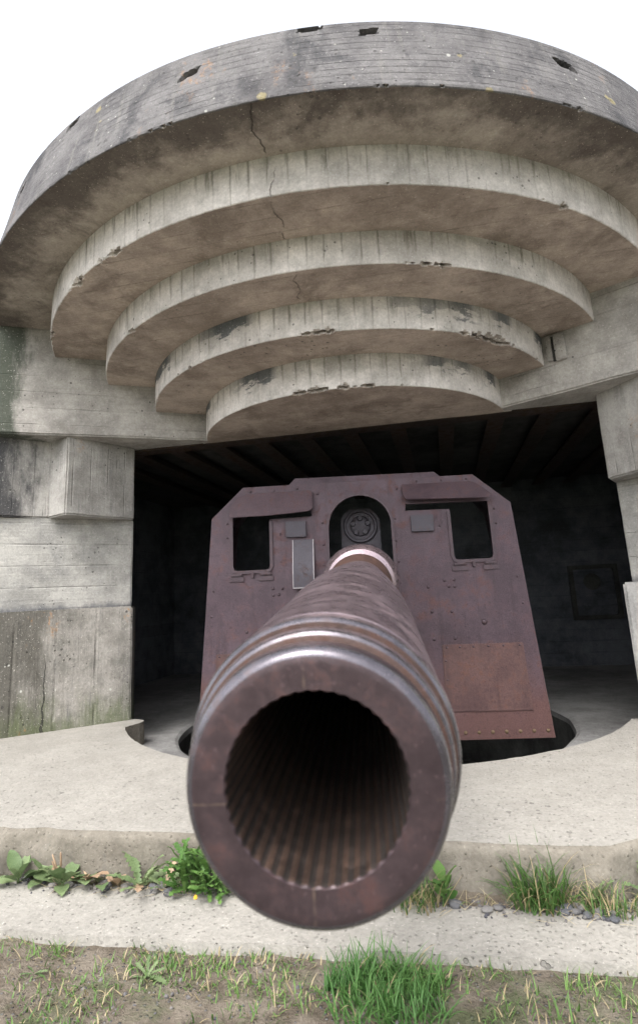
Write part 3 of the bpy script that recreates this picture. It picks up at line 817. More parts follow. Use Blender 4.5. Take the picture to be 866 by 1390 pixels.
def build_barrel():
    NG = 44; per = 6; seg = NG * per
    bore_hi, bore_lo = 0.0744, 0.0733      # groove, land
    bm = bmesh.new()
    def ring(fn):
        return [bm.verts.new(fn(i)) for i in range(seg)]
    def circ(s, r): return ring(lambda i: bar(s, r * sin(2 * pi * i / seg), r * cos(2 * pi * i / seg)))
    PR = (0.0, 0.0, 0.0, 0.85, 1, 0.85)
    def rifl(s, grow=0.0, edge=1.0):
        tw = s * 0.06
        def fn(i):
            k = PR[i % per]
            r = bore_lo + (bore_hi - bore_lo) * k * edge + grow
            a = 2 * pi * i / seg + tw
            return bar(s, r * sin(a), r * cos(a))
        return ring(fn)
    rows = []
    S = [3.0, 2.4, 1.9, 1.5, 1.2, 1.0, 0.85, 0.7, 0.6, 0.5, 0.42, 0.35, 0.29, 0.24, 0.2, 0.16, 0.13, 0.10, 0.075, 0.055, 0.04, 0.028, 0.018, 0.010, 0.005]
    for s in S: rows.append((rifl(s), 2))
    rows.append((rifl(0.0015, 0.0006), 2)); rows.append((rifl(0.0, 0.0020, 0.45), 1))
    prof = [(0.0, 0.081, 1), (0.0, 0.088, 1), (-0.0003, 0.095, 1), (0.0002, 0.1022, 1), (0.0016, 0.1052, 4), (0.0045, 0.1078, 4), (0.0085, 0.1093, 4), (0.013, 0.1099, 4), (0.026, 0.1106, 1), (0.029, 0.1100, 3),
            (0.0305, 0.1062, 3), (0.038, 0.1066, 3), (0.0395, 0.1140, 3), (0.042, 0.1168, 4), (0.047, 0.1180, 4), (0.056, 0.1190, 0), (0.058, 0.1182, 3), (0.0595, 0.1140, 3), (0.066, 0.1145, 3),
            (0.0675, 0.1225, 3), (0.070, 0.1250, 4), (0.076, 0.1268, 4), (0.088, 0.1278, 0), (0.098, 0.1272, 0), (0.101, 0.1245, 3), (0.108, 0.1245, 3), (0.111, 0.1268, 0), (0.16, 0.1285, 0),
            (0.24, 0.131, 0), (0.36, 0.1345, 0), (0.5, 0.139, 0), (0.75, 0.1475, 0), (1.0, 0.153, 0), (1.3, 0.1545, 0), (1.8, 0.1535, 0), (2.20, 0.1515, 0), (2.62, 0.1495, 0), (2.66, 0.152, 3), (2.70, 0.166, 3), (2.745, 0.181, 3), (2.765, 0.1845, 3), (2.785, 0.1855, 0), (2.84, 0.186, 3), (2.85, 0.183, 3), (2.855, 0.135, 3),  # collar cone coloured dark, standing for a dark reflection
            (2.9, 0.135, 0), (3.9, 0.14, 0), (5.5, 0.16, 0), (6.6, 0.18, 0)]
    for s, r, m in prof: rows.append((circ(s, r), m))
    for (a, ma), (b, mb) in zip(rows, rows[1:]):
        for i in range(seg):
            f = bm.faces.new((a[(i + 1) % seg], a[i], b[i], b[(i + 1) % seg])); f.smooth = True
            f.material_index = 5 if (mb == 2 and i % per >= 3) else mb
    bm.faces.new(rows[0][0]).material_index = 2
    bm.faces.new(rows[-1][0]).material_index = 0
    bmesh.ops.recalc_face_normals(bm, faces=bm.faces)
    o = gpart('barrel', bm, [M_BARREL, M_MUZZLE, M_BORE, M_GROOVE, M_GLINT, M_BOREG], GUN, 32)
    o['label'] = 'long tapering steel barrel with rifled bore and ringed muzzle'
build_barrel()

# cradle sleeve, slide, recuperator, pedestal
bm = bmesh.new()
lathe(bm, [(2.95, 0.136), (2.95, 0.17), (2.98, 0.182), (3.14, 0.186), (3.15, 0.215), (3.18, 0.238), (3.24, 0.249), (3.36, 0.252), (3.40, 0.246), (3.42, 0.226), (5.2, 0.228), (5.2, 0.16)], 64, bar)
bmesh.ops.recalc_face_normals(bm, faces=bm.faces)
gpart('cradle_sleeve', bm, M_BARREL)
bm = bmesh.new(); box(bm, -0.20, 0.20, -0.55, 1.0, 0.80, 1.02, 0.02); gpart('cradle', bm, M_FRAME)
bm = bmesh.new()
for s in (-1, 1):
    box(bm, s * 0.42 - 0.06, s * 0.42 + 0.06, -0.42, 0.42, 0.1, 1.25, 0.03)
box(bm, -0.48, 0.48, -0.45, 0.45, -0.02, 0.12, 0.03)
gpart('carriage', bm, M_FRAME)
bm = bmesh.new()
lathe(bm, [(-0.9, 0.75), (-0.82, 0.75), (-0.80, 0.55), (-0.2, 0.45), (-0.02, 0.50)], 40, lambda s, x, z: Vector((x, z, s)), cap0=True, cap1=True)
bmesh.ops.recalc_face_normals(bm, faces=bm.faces)
gpart('pedestal', bm, M_FRAME)
for x in (-0.42, 0.42):
    bm = bmesh.new()
    r = bmesh.ops.create_cone(bm, cap_ends=True, segments=24, radius1=0.09, radius2=0.09, depth=0.3, matrix=Matrix.Translation((x, 0, TRZ)) @ Matrix.Rotation(pi / 2, 4, 'Y'))
    gpart('trunnion', bm, M_FRAME)
# recuperator head: clipped-corner plate with a round boss
RC = Vector((0.008, -0.45, 1.555))
bm = bmesh.new()
oc = [(-0.175, -0.26), (0.175, -0.26), (0.175, 0.06), (0.10, 0.155), (-0.085, 0.16), (-0.175, 0.075)]
fr_ = [bm.verts.new((RC.x + a, RC.y, RC.z + b)) for a, b in oc]; bk_ = [bm.verts.new((RC.x + a, RC.y + 1.1, RC.z + b)) for a, b in oc]
bm.faces.new(fr_); bm.faces.new(list(reversed(bk_)))
for i in range(6): bm.faces.new((fr_[i], bk_[i], bk_[(i + 1) % 6], fr_[(i + 1) % 6]))
bmesh.ops.recalc_face_normals(bm, faces=bm.faces)
bmesh.ops.bevel(bm, geom=list(bm.edges), offset=0.008, segments=2, affect='EDGES')
recup = gpart('recuperator', bm, M_GREYM)
bm = bmesh.new()
lathe(bm, [(0.0, 0.150), (-0.02, 0.150), (-0.028, 0.143), (-0.028, 0.128), (-0.012, 0.122), (-0.012, 0.092), (-0.022, 0.085), (-0.030, 0.055), (-0.030, 0.001)], 48,
      lambda s, x, z: Vector((RC.x + x, RC.y + s, RC.z - 0.005 + z)))
for i in range(5):
    a = pi / 2 + i * 2 * pi / 5
    bmesh.ops.create_cone(bm, cap_ends=True, segments=12, radius1=0.026, radius2=0.020, depth=0.03,
                          matrix=Matrix.Translation((RC.x + 0.068 * cos(a), RC.y - 0.034, RC.z - 0.005 + 0.068 * sin(a))) @ Matrix.Rotation(pi / 2, 4, 'X'))
bmesh.ops.recalc_face_normals(bm, faces=bm.faces)
for v in bm.verts: v.co.z += GZ
from_bm('boss', bm, M_GREYM, recup, 35)

# shield.  Local plane: x right, h up along the plate, origin at (0,-0.9,0), leaning back 2 degrees
TL = R(2.0)
def shp(x, h, d=0.0):                    # d = distance proud of the plate, towards the muzzle
    return Vector((x, -0.9 + h * sin(TL) - d * cos(TL), h * cos(TL) + d * sin(TL)))
def arc(cx, cz, r, a0, a1, n): return [(cx + r * cos(R(a0 + (a1 - a0) * i / n)), cz + r * sin(R(a0 + (a1 - a0) * i / n))) for i in range(n + 1)]
def rrect(x0, x1, z0, z1, r, n=4):
    return arc(x1 - r, z0 + r, r, -90, 0, n) + arc(x1 - r, z1 - r, r, 0, 90, n) + arc(x0 + r, z1 - r, r, 90, 180, n) + arc(x0 + r, z0 + r, r, 180, 270, n)
def plate_with_holes(bm, outer, holes, th):
    edges = []; loops = []
    for lp in [outer] + holes:
        vsx = [bm.verts.new(shp(x, z, 0)) for x, z in lp]
        es = [bm.edges.new((vsx[i], vsx[(i + 1) % len(vsx)])) for i in range(len(vsx))]
        edges += es; loops.append(vsx)
    r = bmesh.ops.triangle_fill(bm, edges=edges, use_beauty=True, use_dissolve=False)
    faces = [g for g in r['geom'] if isinstance(g, bmesh.types.BMFace)]
    off = Vector((0, cos(TL), -sin(TL))) * th
    dup = {v: bm.verts.new(v.co + off) for lp in loops for v in lp}
    for f in faces:
        bm.faces.new([dup[v] for v in reversed(f.verts)])
    for lp in loops:
        for i in range(len(lp)):
            a, b = lp[i], lp[(i + 1) % len(lp)]
            bm.faces.new((a, b, dup[b], dup[a]))
    bmesh.ops.recalc_face_normals(bm, faces=bm.faces)
WX0, WX1, WZ0, WZ1 = 0.745, 1.055, 1.190, 1.655
outer = [(-1.352, -0.150), (-0.30, -0.150), (-0.30, 0.70)] + [(-0.262, 0.80)] + [(-0.25, 1.50)] + arc(0.008, 1.508, 0.256, 176, 4, 18) + [(0.262, 1.50), (0.262, 0.80), (0.30, 0.70), (0.30, -0.150), (1.352, -0.150), (1.239, 1.632), (0.960, 1.885), (-0.966, 1.893), (-1.237, 1.636)]
def whole(sg):
    # window with a vision slit running inwards under the flap
    x = lambda a: a * sg
    pts = [(x(WX0), WZ0 + 0.03), (x(WX0 + 0.012), WZ0 + 0.006), (x(WX0 + 0.035), WZ0), (x(WX1 - 0.035), WZ0), (x(WX1 - 0.010), WZ0 + 0.008), (x(WX1), WZ0 + 0.035),
           (x(WX1), WZ1), (x(0.395), WZ1 + 0.012), (x(0.385), 1.612), (x(WX0), 1.606)]
    return pts
bm = bmesh.new()
plate_with_holes(bm, outer, [whole(1), whole(-1)], 0.016)
shield = gpart('shield', bm, M_SHIELD, GUN, 20)
shield['label'] = 'angular armoured front plate with arched barrel slot and two square windows'
def spart(name, bm, mat, smooth=30, parent=None):
    for v in bm.verts: v.co.z += GZ
    return from_bm(name, bm, mat, parent or shield, smooth)
def splate(name, pts, d0, d1, mat, bev=0.003, dtop=None, parent=None):
    """flat plate on the shield: outline pts, from depth d0 (back) to d1 (front); dtop = front depth at its lower edge"""
    bm = bmesh.new()
    zs = [p[1] for p in pts]; zl, zh = min(zs), max(zs)
    def dd(z): return 0 if dtop is None else (dtop) * (zh - z) / max(1e-6, zh - zl)
    a = [bm.verts.new(shp(x, z, d0 + dd(z))) for x, z in pts]; b = [bm.verts.new(shp(x, z, d1 + dd(z))) for x, z in pts]
    bm.faces.new(b); bm.faces.new(list(reversed(a)))
    for i in range(len(pts)): bm.faces.new((a[i], a[(i + 1) % len(pts)], b[(i + 1) % len(pts)], b[i]))
    bmesh.ops.recalc_face_normals(bm, faces=bm.faces)
    if bev: bmesh.ops.bevel(bm, geom=list(bm.edges), offset=bev, segments=2, affect='EDGES', clamp_overlap=True)
    return spart(name, bm, mat, parent=parent)
def frame_ring(name, path, w, d0, d1, mat, closed=False):
    """raised strip that follows a path on the shield"""
    bm = bmesh.new(); n = len(path); secs = []
    for i in range(n):
        p = Vector(path[i])
        q0 = Vector(path[i - 1]) if (i > 0 or closed) else p; q1 = Vector(path[(i + 1) % n]) if (i < n - 1 or closed) else p
        t = (q1 - q0).normalized(); nn = Vector((-t.y, t.x))
        L, Rr = p + nn * w / 2, p - nn * w / 2
        secs.append([bm.verts.new(shp(L.x, L.y, d0)), bm.verts.new(shp(L.x, L.y, d1)), bm.verts.new(shp(Rr.x, Rr.y, d1)), bm.verts.new(shp(Rr.x, Rr.y, d0))])
    m = n if closed else n - 1
    for i in range(m):
        a, b = secs[i], secs[(i + 1) % n]
        for j in range(4): bm.faces.new((a[j], a[(j + 1) % 4], b[(j + 1) % 4], b[j]))
    if not closed: bm.faces.new(secs[0]); bm.faces.new(list(reversed(secs[-1])))
    bmesh.ops.recalc_face_normals(bm, faces=bm.faces)
    return spart(name, bm, mat)
for sg in (-1, 1):
    p = [(WX0 - 0.012, 1.585), (WX0 - 0.012, WZ0 + 0.03), (WX0 + 0.002, WZ0 - 0.004), (WX0 + 0.034, WZ0 - 0.014), (WX1 - 0.034, WZ0 - 0.014), (WX1 - 0.002, WZ0 - 0.002), (WX1 + 0.012, WZ0 + 0.034), (WX1 + 0.012, WZ1 - 0.03)]
    frame_ring('window_frame', [(x * sg, z) for x, z in p], 0.026, -0.004, 0.014, M_FRAME)
frame_ring('slot_frame', [(-0.272, 0.85), (-0.262, 1.50)] + arc(0.008, 1.508, 0.268, 176, 4, 20) + [(0.274, 1.50), (0.274, 0.85)], 0.024, -0.004, 0.010, M_FRAME)
fl = [(-1.066, 1.622), (-1.066, 1.712), (-1.012, 1.796), (-0.925, 1.832), (-0.395, 1.832), (-0.373, 1.815), (-0.371, 1.665), (-0.400, 1.640), (-0.725, 1.622)]
splate('window_flap', fl, 0.010, 0.022, M_FLAP, 0.004, dtop=0.075)['label'] = 'raised flap over the left window'
fr2 = [(0.369, 1.832), (0.369, 1.735), (0.395, 1.690), (1.056, 1.664), (1.075, 1.700), (0.985, 1.798), (0.930, 1.826)]
splate('window_flap', fr2, 0.010, 0.022, M_FLAP, 0.004, dtop=0.075)['label'] = 'raised flap over the right window'
splate('sight_cover', [(-0.605, 1.443), (-0.437, 1.440), (-0.437, 1.572), (-0.605, 1.575)], -0.002, 0.03, M_GREYM)
splate('sight_cover', [(0.423, 1.433), (0.602, 1.430), (0.606, 1.564), (0.424, 1.569)], -0.002, 0.03, M_GREYM)
for sg in (-1, 1):
    for (a, b) in ((0.721, 0.845), (0.965, 1.088)):
        x0, x1 = sorted((a * sg, b * sg))
        hg = splate('hinge', [(x0, 1.100), (x1, 1.100), (x1, 1.140), (x0, 1.140)], -0.002, 0.012, M_FRAME)
        splate('knuckle', [(x0 + .01, 1.142), (x1 - .01, 1.142), (x1 - .01, 1.166), (x0 + .01, 1.166)], -0.002, 0.026, M_FRAME, 0.008, parent=hg)
    splate('latch', [(0.893 * sg - .012, 1.128), (0.893 * sg + .012, 1.128), (0.893 * sg + .012, 1.172), (0.893 * sg - .012, 1.172)], -0.002, 0.024, M_FRAME, 0.004)
# access panels, mirrored
for sg in (-1, 1):
    pp = [(0.578, 0.050), (1.216, 0.044), (1.200, 0.536), (0.585, 0.540)]
    pn = splate('access_panel', [(x * sg, z) for x, z in pp], -0.002, 0.010, M_PANEL, 0.004)
    pn['label'] = 'rust-brown bolted access panel low on the %s of the shield' % ('right' if sg > 0 else 'left')
def bolt_mesh(r, h):
    bm = bmesh.new()
    rows = lathe(bm, [(0.0, r), (h * .45, r * .95), (h * .85, r * .6), (h, 0.0005)], 10, lambda s, x, z: Vector((x, -s, z)))
    bmesh.ops.recalc_face_normals(bm, faces=bm.faces)
    me = bpy.data.meshes.new('bolt'); box_uv(bm); bm.to_mesh(me); bm.free(); return me
BOLT = {}
def bolt(x, z, r=0.013, mat=M_FRAME, h=None, d=0.0, name='bolt'):
    key = (r, mat.name)
    if key not in BOLT:
        BOLT[key] = bolt_mesh(r, h or r * 0.7); BOLT[key].materials.append(mat)
    o = bpy.data.objects.new(name, BOLT[key]); COL.objects.link(o); o.parent = shield
    p = shp(x, z, d - 0.001); o.location = (p.x, p.y, p.z + GZ); o.rotation_euler = (-TL, 0, 0)
rb = [(0.519, 0.985), (0.681, 0.983), (0.727, 0.981), (0.727, 1.033), (0.651, 1.031), (0.531, 0.793), (0.686, 0.789), (0.529, 0.583), (0.694, 0.584)]
for x, z in rb: bolt(x, z); bolt(-x, z)
bolt(0.927, 0.699, 0.022); bolt(-0.950, 0.698, 0.013)
for x, z in ((1.105, 1.468), (1.105, 1.589), (1.222, 1.036), (1.238, 0.831), (0.905, 1.850), (0.33, 1.80), (0.303, 1.201), (0.297, 1.367), (0.300, 1.55), (0.655, 1.474), (0.30, 1.03), (0.70, 1.852), (0.50, 1.855)):
    bolt(x, z, 0.010); bolt(-x, z, 0.010)
for x in (0.62, 0.72, 0.822, 0.935, 1.05, 1.172):
    for sg in (-1, 1): bolt(x * sg, 0.518, 0.009, M_FRAME, d=0.010)
for z in (0.12, 0.28, 0.42): bolt(0.605, z, 0.008, d=0.010); bolt(-0.605, z, 0.008, d=0.010)
for i in range(10):
    x = 0.40 + i * 0.1005
    for sg in (-1, 1): bolt(x * sg, -0.100, 0.014, M_LIVET, name='rivet')
# bent bright-edged guard plate left of the slot
bm = bmesh.new(); secs = []
for i in range(17):
    t = i / 16; z = 1.418 - 0.388 * t
    d = 0.012 + 0.055 * sin(pi * min(1, t * 1.15) * 0.5) ** 1.5
    secs.append((z, d))
def strap(bm, x0, x1, grow, th):
    prev = None
    for z, d in secs:
        q = [bm.verts.new(shp(x0, z, d + grow)), bm.verts.new(shp(x1, z, d + grow)), bm.verts.new(shp(x1, z, d - th)), bm.verts.new(shp(x0, z, d - th))]
        if prev:
            for j in range(4): bm.faces.new((prev[j], prev[(j + 1) % 4], q[(j + 1) % 4], q[j]))
        else: bm.faces.new(q)
        prev = q
    bm.faces.new(list(reversed(prev))); bmesh.ops.recalc_face_normals(bm, faces=bm.faces)
strap(bm, -0.552, -0.384, 0, 0.02)
guard = spart('guard_plate', bm, M_GREYM); guard['label'] = 'bent steel plate with bright edges beside the barrel slot'
M_BRIGHT = steel('bright_edge_steel', (0.22, 0.20, 0.21), (0.36, 0.34, 0.35), (0.3, 0.2, 0.17), 0.3, (0.35, 0.6), 0.3, 20)  # lighter steel for the guard plate's edges
for x0, x1 in ((-0.555, -0.549), (-0.387, -0.381)):
    bm = bmesh.new(); strap(bm, x0, x1, 0.004, 0.024); spart('edge_bead', bm, M_BRIGHT, parent=guard)
splate('edge_bead', [(-0.556, 1.020), (-0.380, 1.020), (-0.380, 1.029), (-0.556, 1.029)], 0.03, 0.075, M_BRIGHT, 0.002, parent=guard)
# side plates and roof of the gun house
def quad_plate(name, pts, th_vec, mat):
    bm = bmesh.new(); a = [bm.verts.new(Vector(p)) for p in pts]; b = [bm.verts.new(Vector(p) + Vector(th_vec)) for p in pts]
    bm.faces.new(a); bm.faces.new(list(reversed(b)))
    n = len(pts)
    for i in range(n): bm.faces.new((a[i], a[(i + 1) % n], b[(i + 1) % n], b[i]))
    bmesh.ops.recalc_face_normals(bm, faces=bm.faces)
    return gpart(name, bm, mat)
for sg in (-1, 1):
    b0, b1 = shp(1.335 * sg, -0.14, -0.017), shp(1.223 * sg, 1.625, -0.017)
    quad_plate('shield_side', [b0, b1, b1 + Vector((-0.03 * sg, 0.75, 0.02)), b0 + Vector((-0.03 * sg, 0.65, 0.25))], (-0.014 * sg, 0, 0), M_SHIELD)
    t0, t1 = shp(1.22 * sg, 1.632, -0.017), shp(0.955 * sg, 1.872, -0.017)
    quad_plate('shield_shoulder', [t0, t1, t1 + Vector((0, 0.75, 0.06)), t0 + Vector((-0.03 * sg, 0.75, 0.02))], (-0.006 * sg, 0, -0.014), M_SHIELD)
r0, r1 = shp(-0.955, 1.875, -0.017), shp(0.950, 1.870, -0.017)
quad_plate('shield_roof', [r0, r1, r1 + Vector((0, 0.78, 0.07)), r0 + Vector((0, 0.78, 0.07))], (0, 0, -0.014), M_SHIELD)
bm = bmesh.new()
lp = [(-0.60, 0.10, 1.89), (-0.53, 0.11, 1.962), (0.66, 0.11, 1.945), (0.73, 0.10, 1.88)]
a = [bm.verts.new((x, -0.85 + y, z)) for x, y, z in lp]; b = [bm.verts.new((x, -0.25 + y, z + 0.05)) for x, y, z in lp]
bm.faces.new(a); bm.faces.new(list(reversed(b)))
for i in range(4): bm.faces.new((a[i], a[(i + 1) % 4], b[(i + 1) % 4], b[i]))
bmesh.ops.recalc_face_normals(bm, faces=bm.faces)
gpart('roof_hood', bm, M_SHIELD)

# ------------------------------------------------------------------ plants and stones
rng = random.Random(11)
def blade(bm, base, yaw, length, width, bend, lean, segs=6, curl=0.0):
    """grass blade: a folded, tapering, bending strip"""
    d = Vector((cos(yaw), sin(yaw), 0)); side = Vector((-sin(yaw), cos(yaw), 0))
    p = Vector(base); ang = pi / 2 - lean; prev = None
    for i in range(segs + 1):
        t = i / segs
        w = width * (1 - t) ** 0.7 * (0.75 + 0.25 * min(1, t * 4)) * 0.5
        up = Vector((0, 0, 1)) * cos(ang) - d * sin(ang) * 1.0
        q = [bm.verts.new(p - side * w + up * w * 0.35), bm.verts.new(p), bm.verts.new(p + side * w + up * w * 0.35)]
        if prev:
            bm.faces.new((prev[0], prev[1], q[1], q[0])); bm.faces.new((prev[1], prev[2], q[2], q[1]))
        prev = q
        p = p + (d * cos(ang) + Vector((0, 0, 1)) * sin(ang)) * (length / segs)
        ang -= bend / segs * (0.5 + t); yaw += curl / segs
        d = Vector((cos(yaw), sin(yaw), 0)); side = Vector((-sin(yaw), cos(yaw), 0))
def grass_tuft(loc, nb, hgt, spread, label, mat=None, straw=0.15, wid=0.006):
    bm = bmesh.new()
    for i in range(nb):
        a = rng.uniform(0, 2 * pi); r = spread * sqrt(rng.random())
        L = hgt * rng.uniform(0.45, 1.15)
        z0 = -0.012
        n0 = len(bm.faces)
        blade(bm, (r * cos(a), r * sin(a) * 0.7, z0), rng.uniform(0, 2 * pi), L, wid * rng.uniform(0.6, 1.3), rng.uniform(0.5, 2.1), rng.uniform(0.05, 0.75), 6, rng.uniform(-.5, .5))
        if rng.random() < straw:
            bm.faces.ensure_lookup_table()
            for f in bm.faces[n0:]: f.material_index = 1
    o = from_bm('grass_tuft', bm, [mat or M_GRASS, M_STRAW], None, 180)
    o.location = loc
    return tag(o, label, 'grass', 'grass tufts at the apron foot')
def leaf_mesh(kind):
    """one leaf along +X with a folded midrib; unit length"""
    bm = bmesh.new(); prev = None; N = 16
    for i in range(N + 1):
        t = i / N
        if kind == 'plantain':
            w = 0.035 if t < 0.22 else 0.035 + 0.235 * sin(pi * min(1, (t - 0.22) / 0.78)) ** 0.8 * (1 - 0.35 * (t - .22))
            if t >= 0.999: w = 0.004
        elif kind == 'dandelion':
            env = 0.025 + 0.17 * (t ** 0.9) * (1 - t) ** 0.35 * 1.4
            w = env * (0.42 + 0.58 * (i % 2)) if t < 0.9 else env
            if t >= 0.999: w = 0.004
        else:   # small oval leaflet
            w = 0.02 if t < .18 else 0.02 + 0.27 * sin(pi * min(1, (t - .18) / .82)) ** .6
            if t >= 0.999: w = 0.01
        zc = 0.20 * t - 0.30 * t * t + 0.012 * sin(t * 17)
        back = -0.05 if (kind == 'dandelion' and i % 2 and t < .9) else 0.0
        q = [bm.verts.new((t + back, w, zc + w * 0.22 + 0.012 * sin(t * 23))), bm.verts.new((t, 0, zc)), bm.verts.new((t + back, -w, zc + w * 0.22 - 0.012 * sin(t * 19)))]
        if prev:
            bm.faces.new((prev[0], prev[1], q[1], q[0])); bm.faces.new((prev[1], prev[2], q[2], q[1]))
        prev = q
    box_uv(bm); me = bpy.data.meshes.new('leaf_' + kind); bm.to_mesh(me); bm.free(); me.shade_smooth(); return me
LEAF = {}
def leaf_data(kind, mat):
    k = (kind, mat.name)
    if k not in LEAF:
        LEAF[k] = leaf_mesh(kind); LEAF[k].materials.append(mat)
    return LEAF[k]
def weed(loc, kind, nl, size, mat, label, rise=(0.1, 0.9), name='weed', stalk=0, dry=0.0, height=0.0, spread=0.0):
    root = empty(name, loc, 0, label, 'plant', 'broad-leaved weeds at the apron foot')
    for i in range(nl):
        m = M_DRYLEAF if rng.random() < dry else mat
        o = bpy.data.objects.new('leaf', leaf_data(kind, m)); COL.objects.link(o); o.parent = root
        s = size * 1.12 * rng.uniform(0.6, 1.15)
        o.scale = (s, s * rng.uniform(0.8, 1.2), s)
        a = 2 * pi * (i * 0.381966) + rng.uniform(-.3, .3)
        h = height * (i / max(1, nl - 1))
        o.location = (spread * rng.uniform(-1, 1), spread * rng.uniform(-.5, .5), -0.004 + h + rng.uniform(0, .008))
        o.rotation_euler = Euler((rng.uniform(-.35, .35), -rng.uniform(*rise), a), 'XYZ')
    if height:
        bm = bmesh.new(); lathe(bm, [(-0.012, 0.004), (height * .5, 0.003), (height, 0.0015)], 6, lambda s, x, z: Vector((x + .02 * s, z, s)))
        from_bm('stem', bm, mat, root, 180)
    for i in range(stalk):
        bm = bmesh.new(); L = rng.uniform(0.09, 0.15); lx, ly = rng.uniform(-.4, .4), rng.uniform(-.3, .1)
        lathe(bm, [(-0.01, 0.0022), (L * .55, 0.002), (L * .6, 0.0045), (L * .95, 0.0035), (L, 0.0005)], 6, lambda s, x, z: Vector((x + lx * s, z + ly * s, s)))
        from_bm('seed_stalk', bm, M_DRYLEAF, root, 180)
    return root
ZS = -0.168
def at(u_, v_): return (u_, v_, ZS)
# left part of the gutter, from the photograph's left edge to the barrel
weed((-1.50, 2.70, ZS), 'oval', 7, 0.075, M_LEAF2, 'small bright green weed at the far left end of the apron foot', (0.5, 1.2), height=0.10)
weed((-1.345, 2.685, ZS), 'plantain', 9, 0.125, M_LEAF, 'pale green broad-leaved rosette with upright leaves near the left edge', (0.1, 1.0))
weed((-1.145, 2.645, ZS), 'plantain', 12, 0.125, M_LEAF, 'pale green broad-leaved rosette with brown seed stalks left of the barrel', (0.05, 1.0), stalk=3, dry=0.1)
weed((-0.965, 2.62, ZS), 'plantain', 4, 0.10, M_LEAF, 'small flat rosette between the seed-stalk rosette and the toothed weed', (0.05, 0.4), dry=0.25)
weed((-0.80, 2.585, ZS), 'dandelion', 11, 0.145, M_LEAF, 'dull green toothed-leaf weed left of the bright bush', (0.3, 1.15), dry=0.05)
wd_ = weed((-0.575, 2.535, ZS), 'dandelion', 70, 0.10, M_LEAF2, 'bushy bright green weed beside the left of the muzzle', (0.0, 1.35), height=0.10, spread=0.06, name='weed')
weed((-0.47, 2.50, ZS), 'dandelion', 34, 0.085, M_LEAF2, 'low bright green weed partly hidden behind the muzzle', (0.0, 1.0), height=0.05, spread=0.05)
fl_ = bmesh.new()
for i in range(9):
    a = 2 * pi * i / 9
    v_ = [fl_.verts.new((0, 0, 0.004)), fl_.verts.new((0.006 * cos(a - .3), 0.006 * sin(a - .3), 0.002)), fl_.verts.new((0.009 * cos(a), 0.009 * sin(a), 0.003)), fl_.verts.new((0.006 * cos(a + .3), 0.006 * sin(a + .3), 0.002))]
    fl_.faces.new(v_)
fo = from_bm('flower', fl_, M_FLOWER, wd_); fo.location = (0.035, -0.11, 0.03); fo.rotation_euler = (0.9, 0, 0)
weed((-1.24, 2.70, ZS), 'plantain', 7, 0.10, M_LEAF, 'pale broad-leaved weed tucked against the apron between the two rosettes', (0.2, 1.1), dry=0.2)
weed((-1.05, 2.66, ZS), 'plantain', 7, 0.11, M_LEAF, 'wilted broad-leaved weed right of the seed-stalk rosette', (0.0, 0.7), dry=0.3)
weed((-0.90, 2.615, ZS), 'oval', 8, 0.055, M_DRYLEAF, 'brown withered little weed among the stones left of the toothed weed', (0.0, 0.9))
weed((-0.70, 2.57, ZS), 'dandelion', 9, 0.10, M_LEAF, 'grey-green toothed weed touching the left of the bright bush', (0.2, 1.1), dry=0.1)
# right part
weed((0.385, 2.36, ZS), 'oval', 8, 0.075, M_LEAF2, 'bright round-leaved weed just right of the muzzle', (0.4, 1.2), height=0.07)
grass_tuft((0.28, 2.36, ZS), 130, 0.18, 0.10, 'thin grass tuft hugging the right of the muzzle', straw=0.35)
grass_tuft((0.52, 2.37, ZS), 16, 0.07, 0.05, 'sparse short grass between the muzzle and the big tuft', straw=0.5)
grass_tuft((0.715, 2.315, ZS), 230, 0.23, 0.095, 'big green grass tuft against the apron right of the muzzle', straw=0.15, wid=0.0085)
grass_tuft((0.83, 2.31, ZS), 40, 0.17, 0.06, 'dry bleached grass right of the big tuft', straw=0.75)
grass_tuft((0.94, 2.255, ZS), 120, 0.14, 0.09, 'mixed grass tuft below the hole in the apron', straw=0.35)
weed((0.90, 2.29, ZS), 'dandelion', 6, 0.09, M_LEAF, 'grey-green toothed weed among the grass near the right edge', (0.6, 1.3))
weed((1.13, 2.32, ZS), 'dandelion', 9, 0.13, M_LEAF, 'large-leaved green weed at the right edge below the apron', (0.5, 1.25))
grass_tuft((1.08, 2.24, ZS), 60, 0.12, 0.09, 'grass tuft at the right edge of the gutter', straw=0.3)
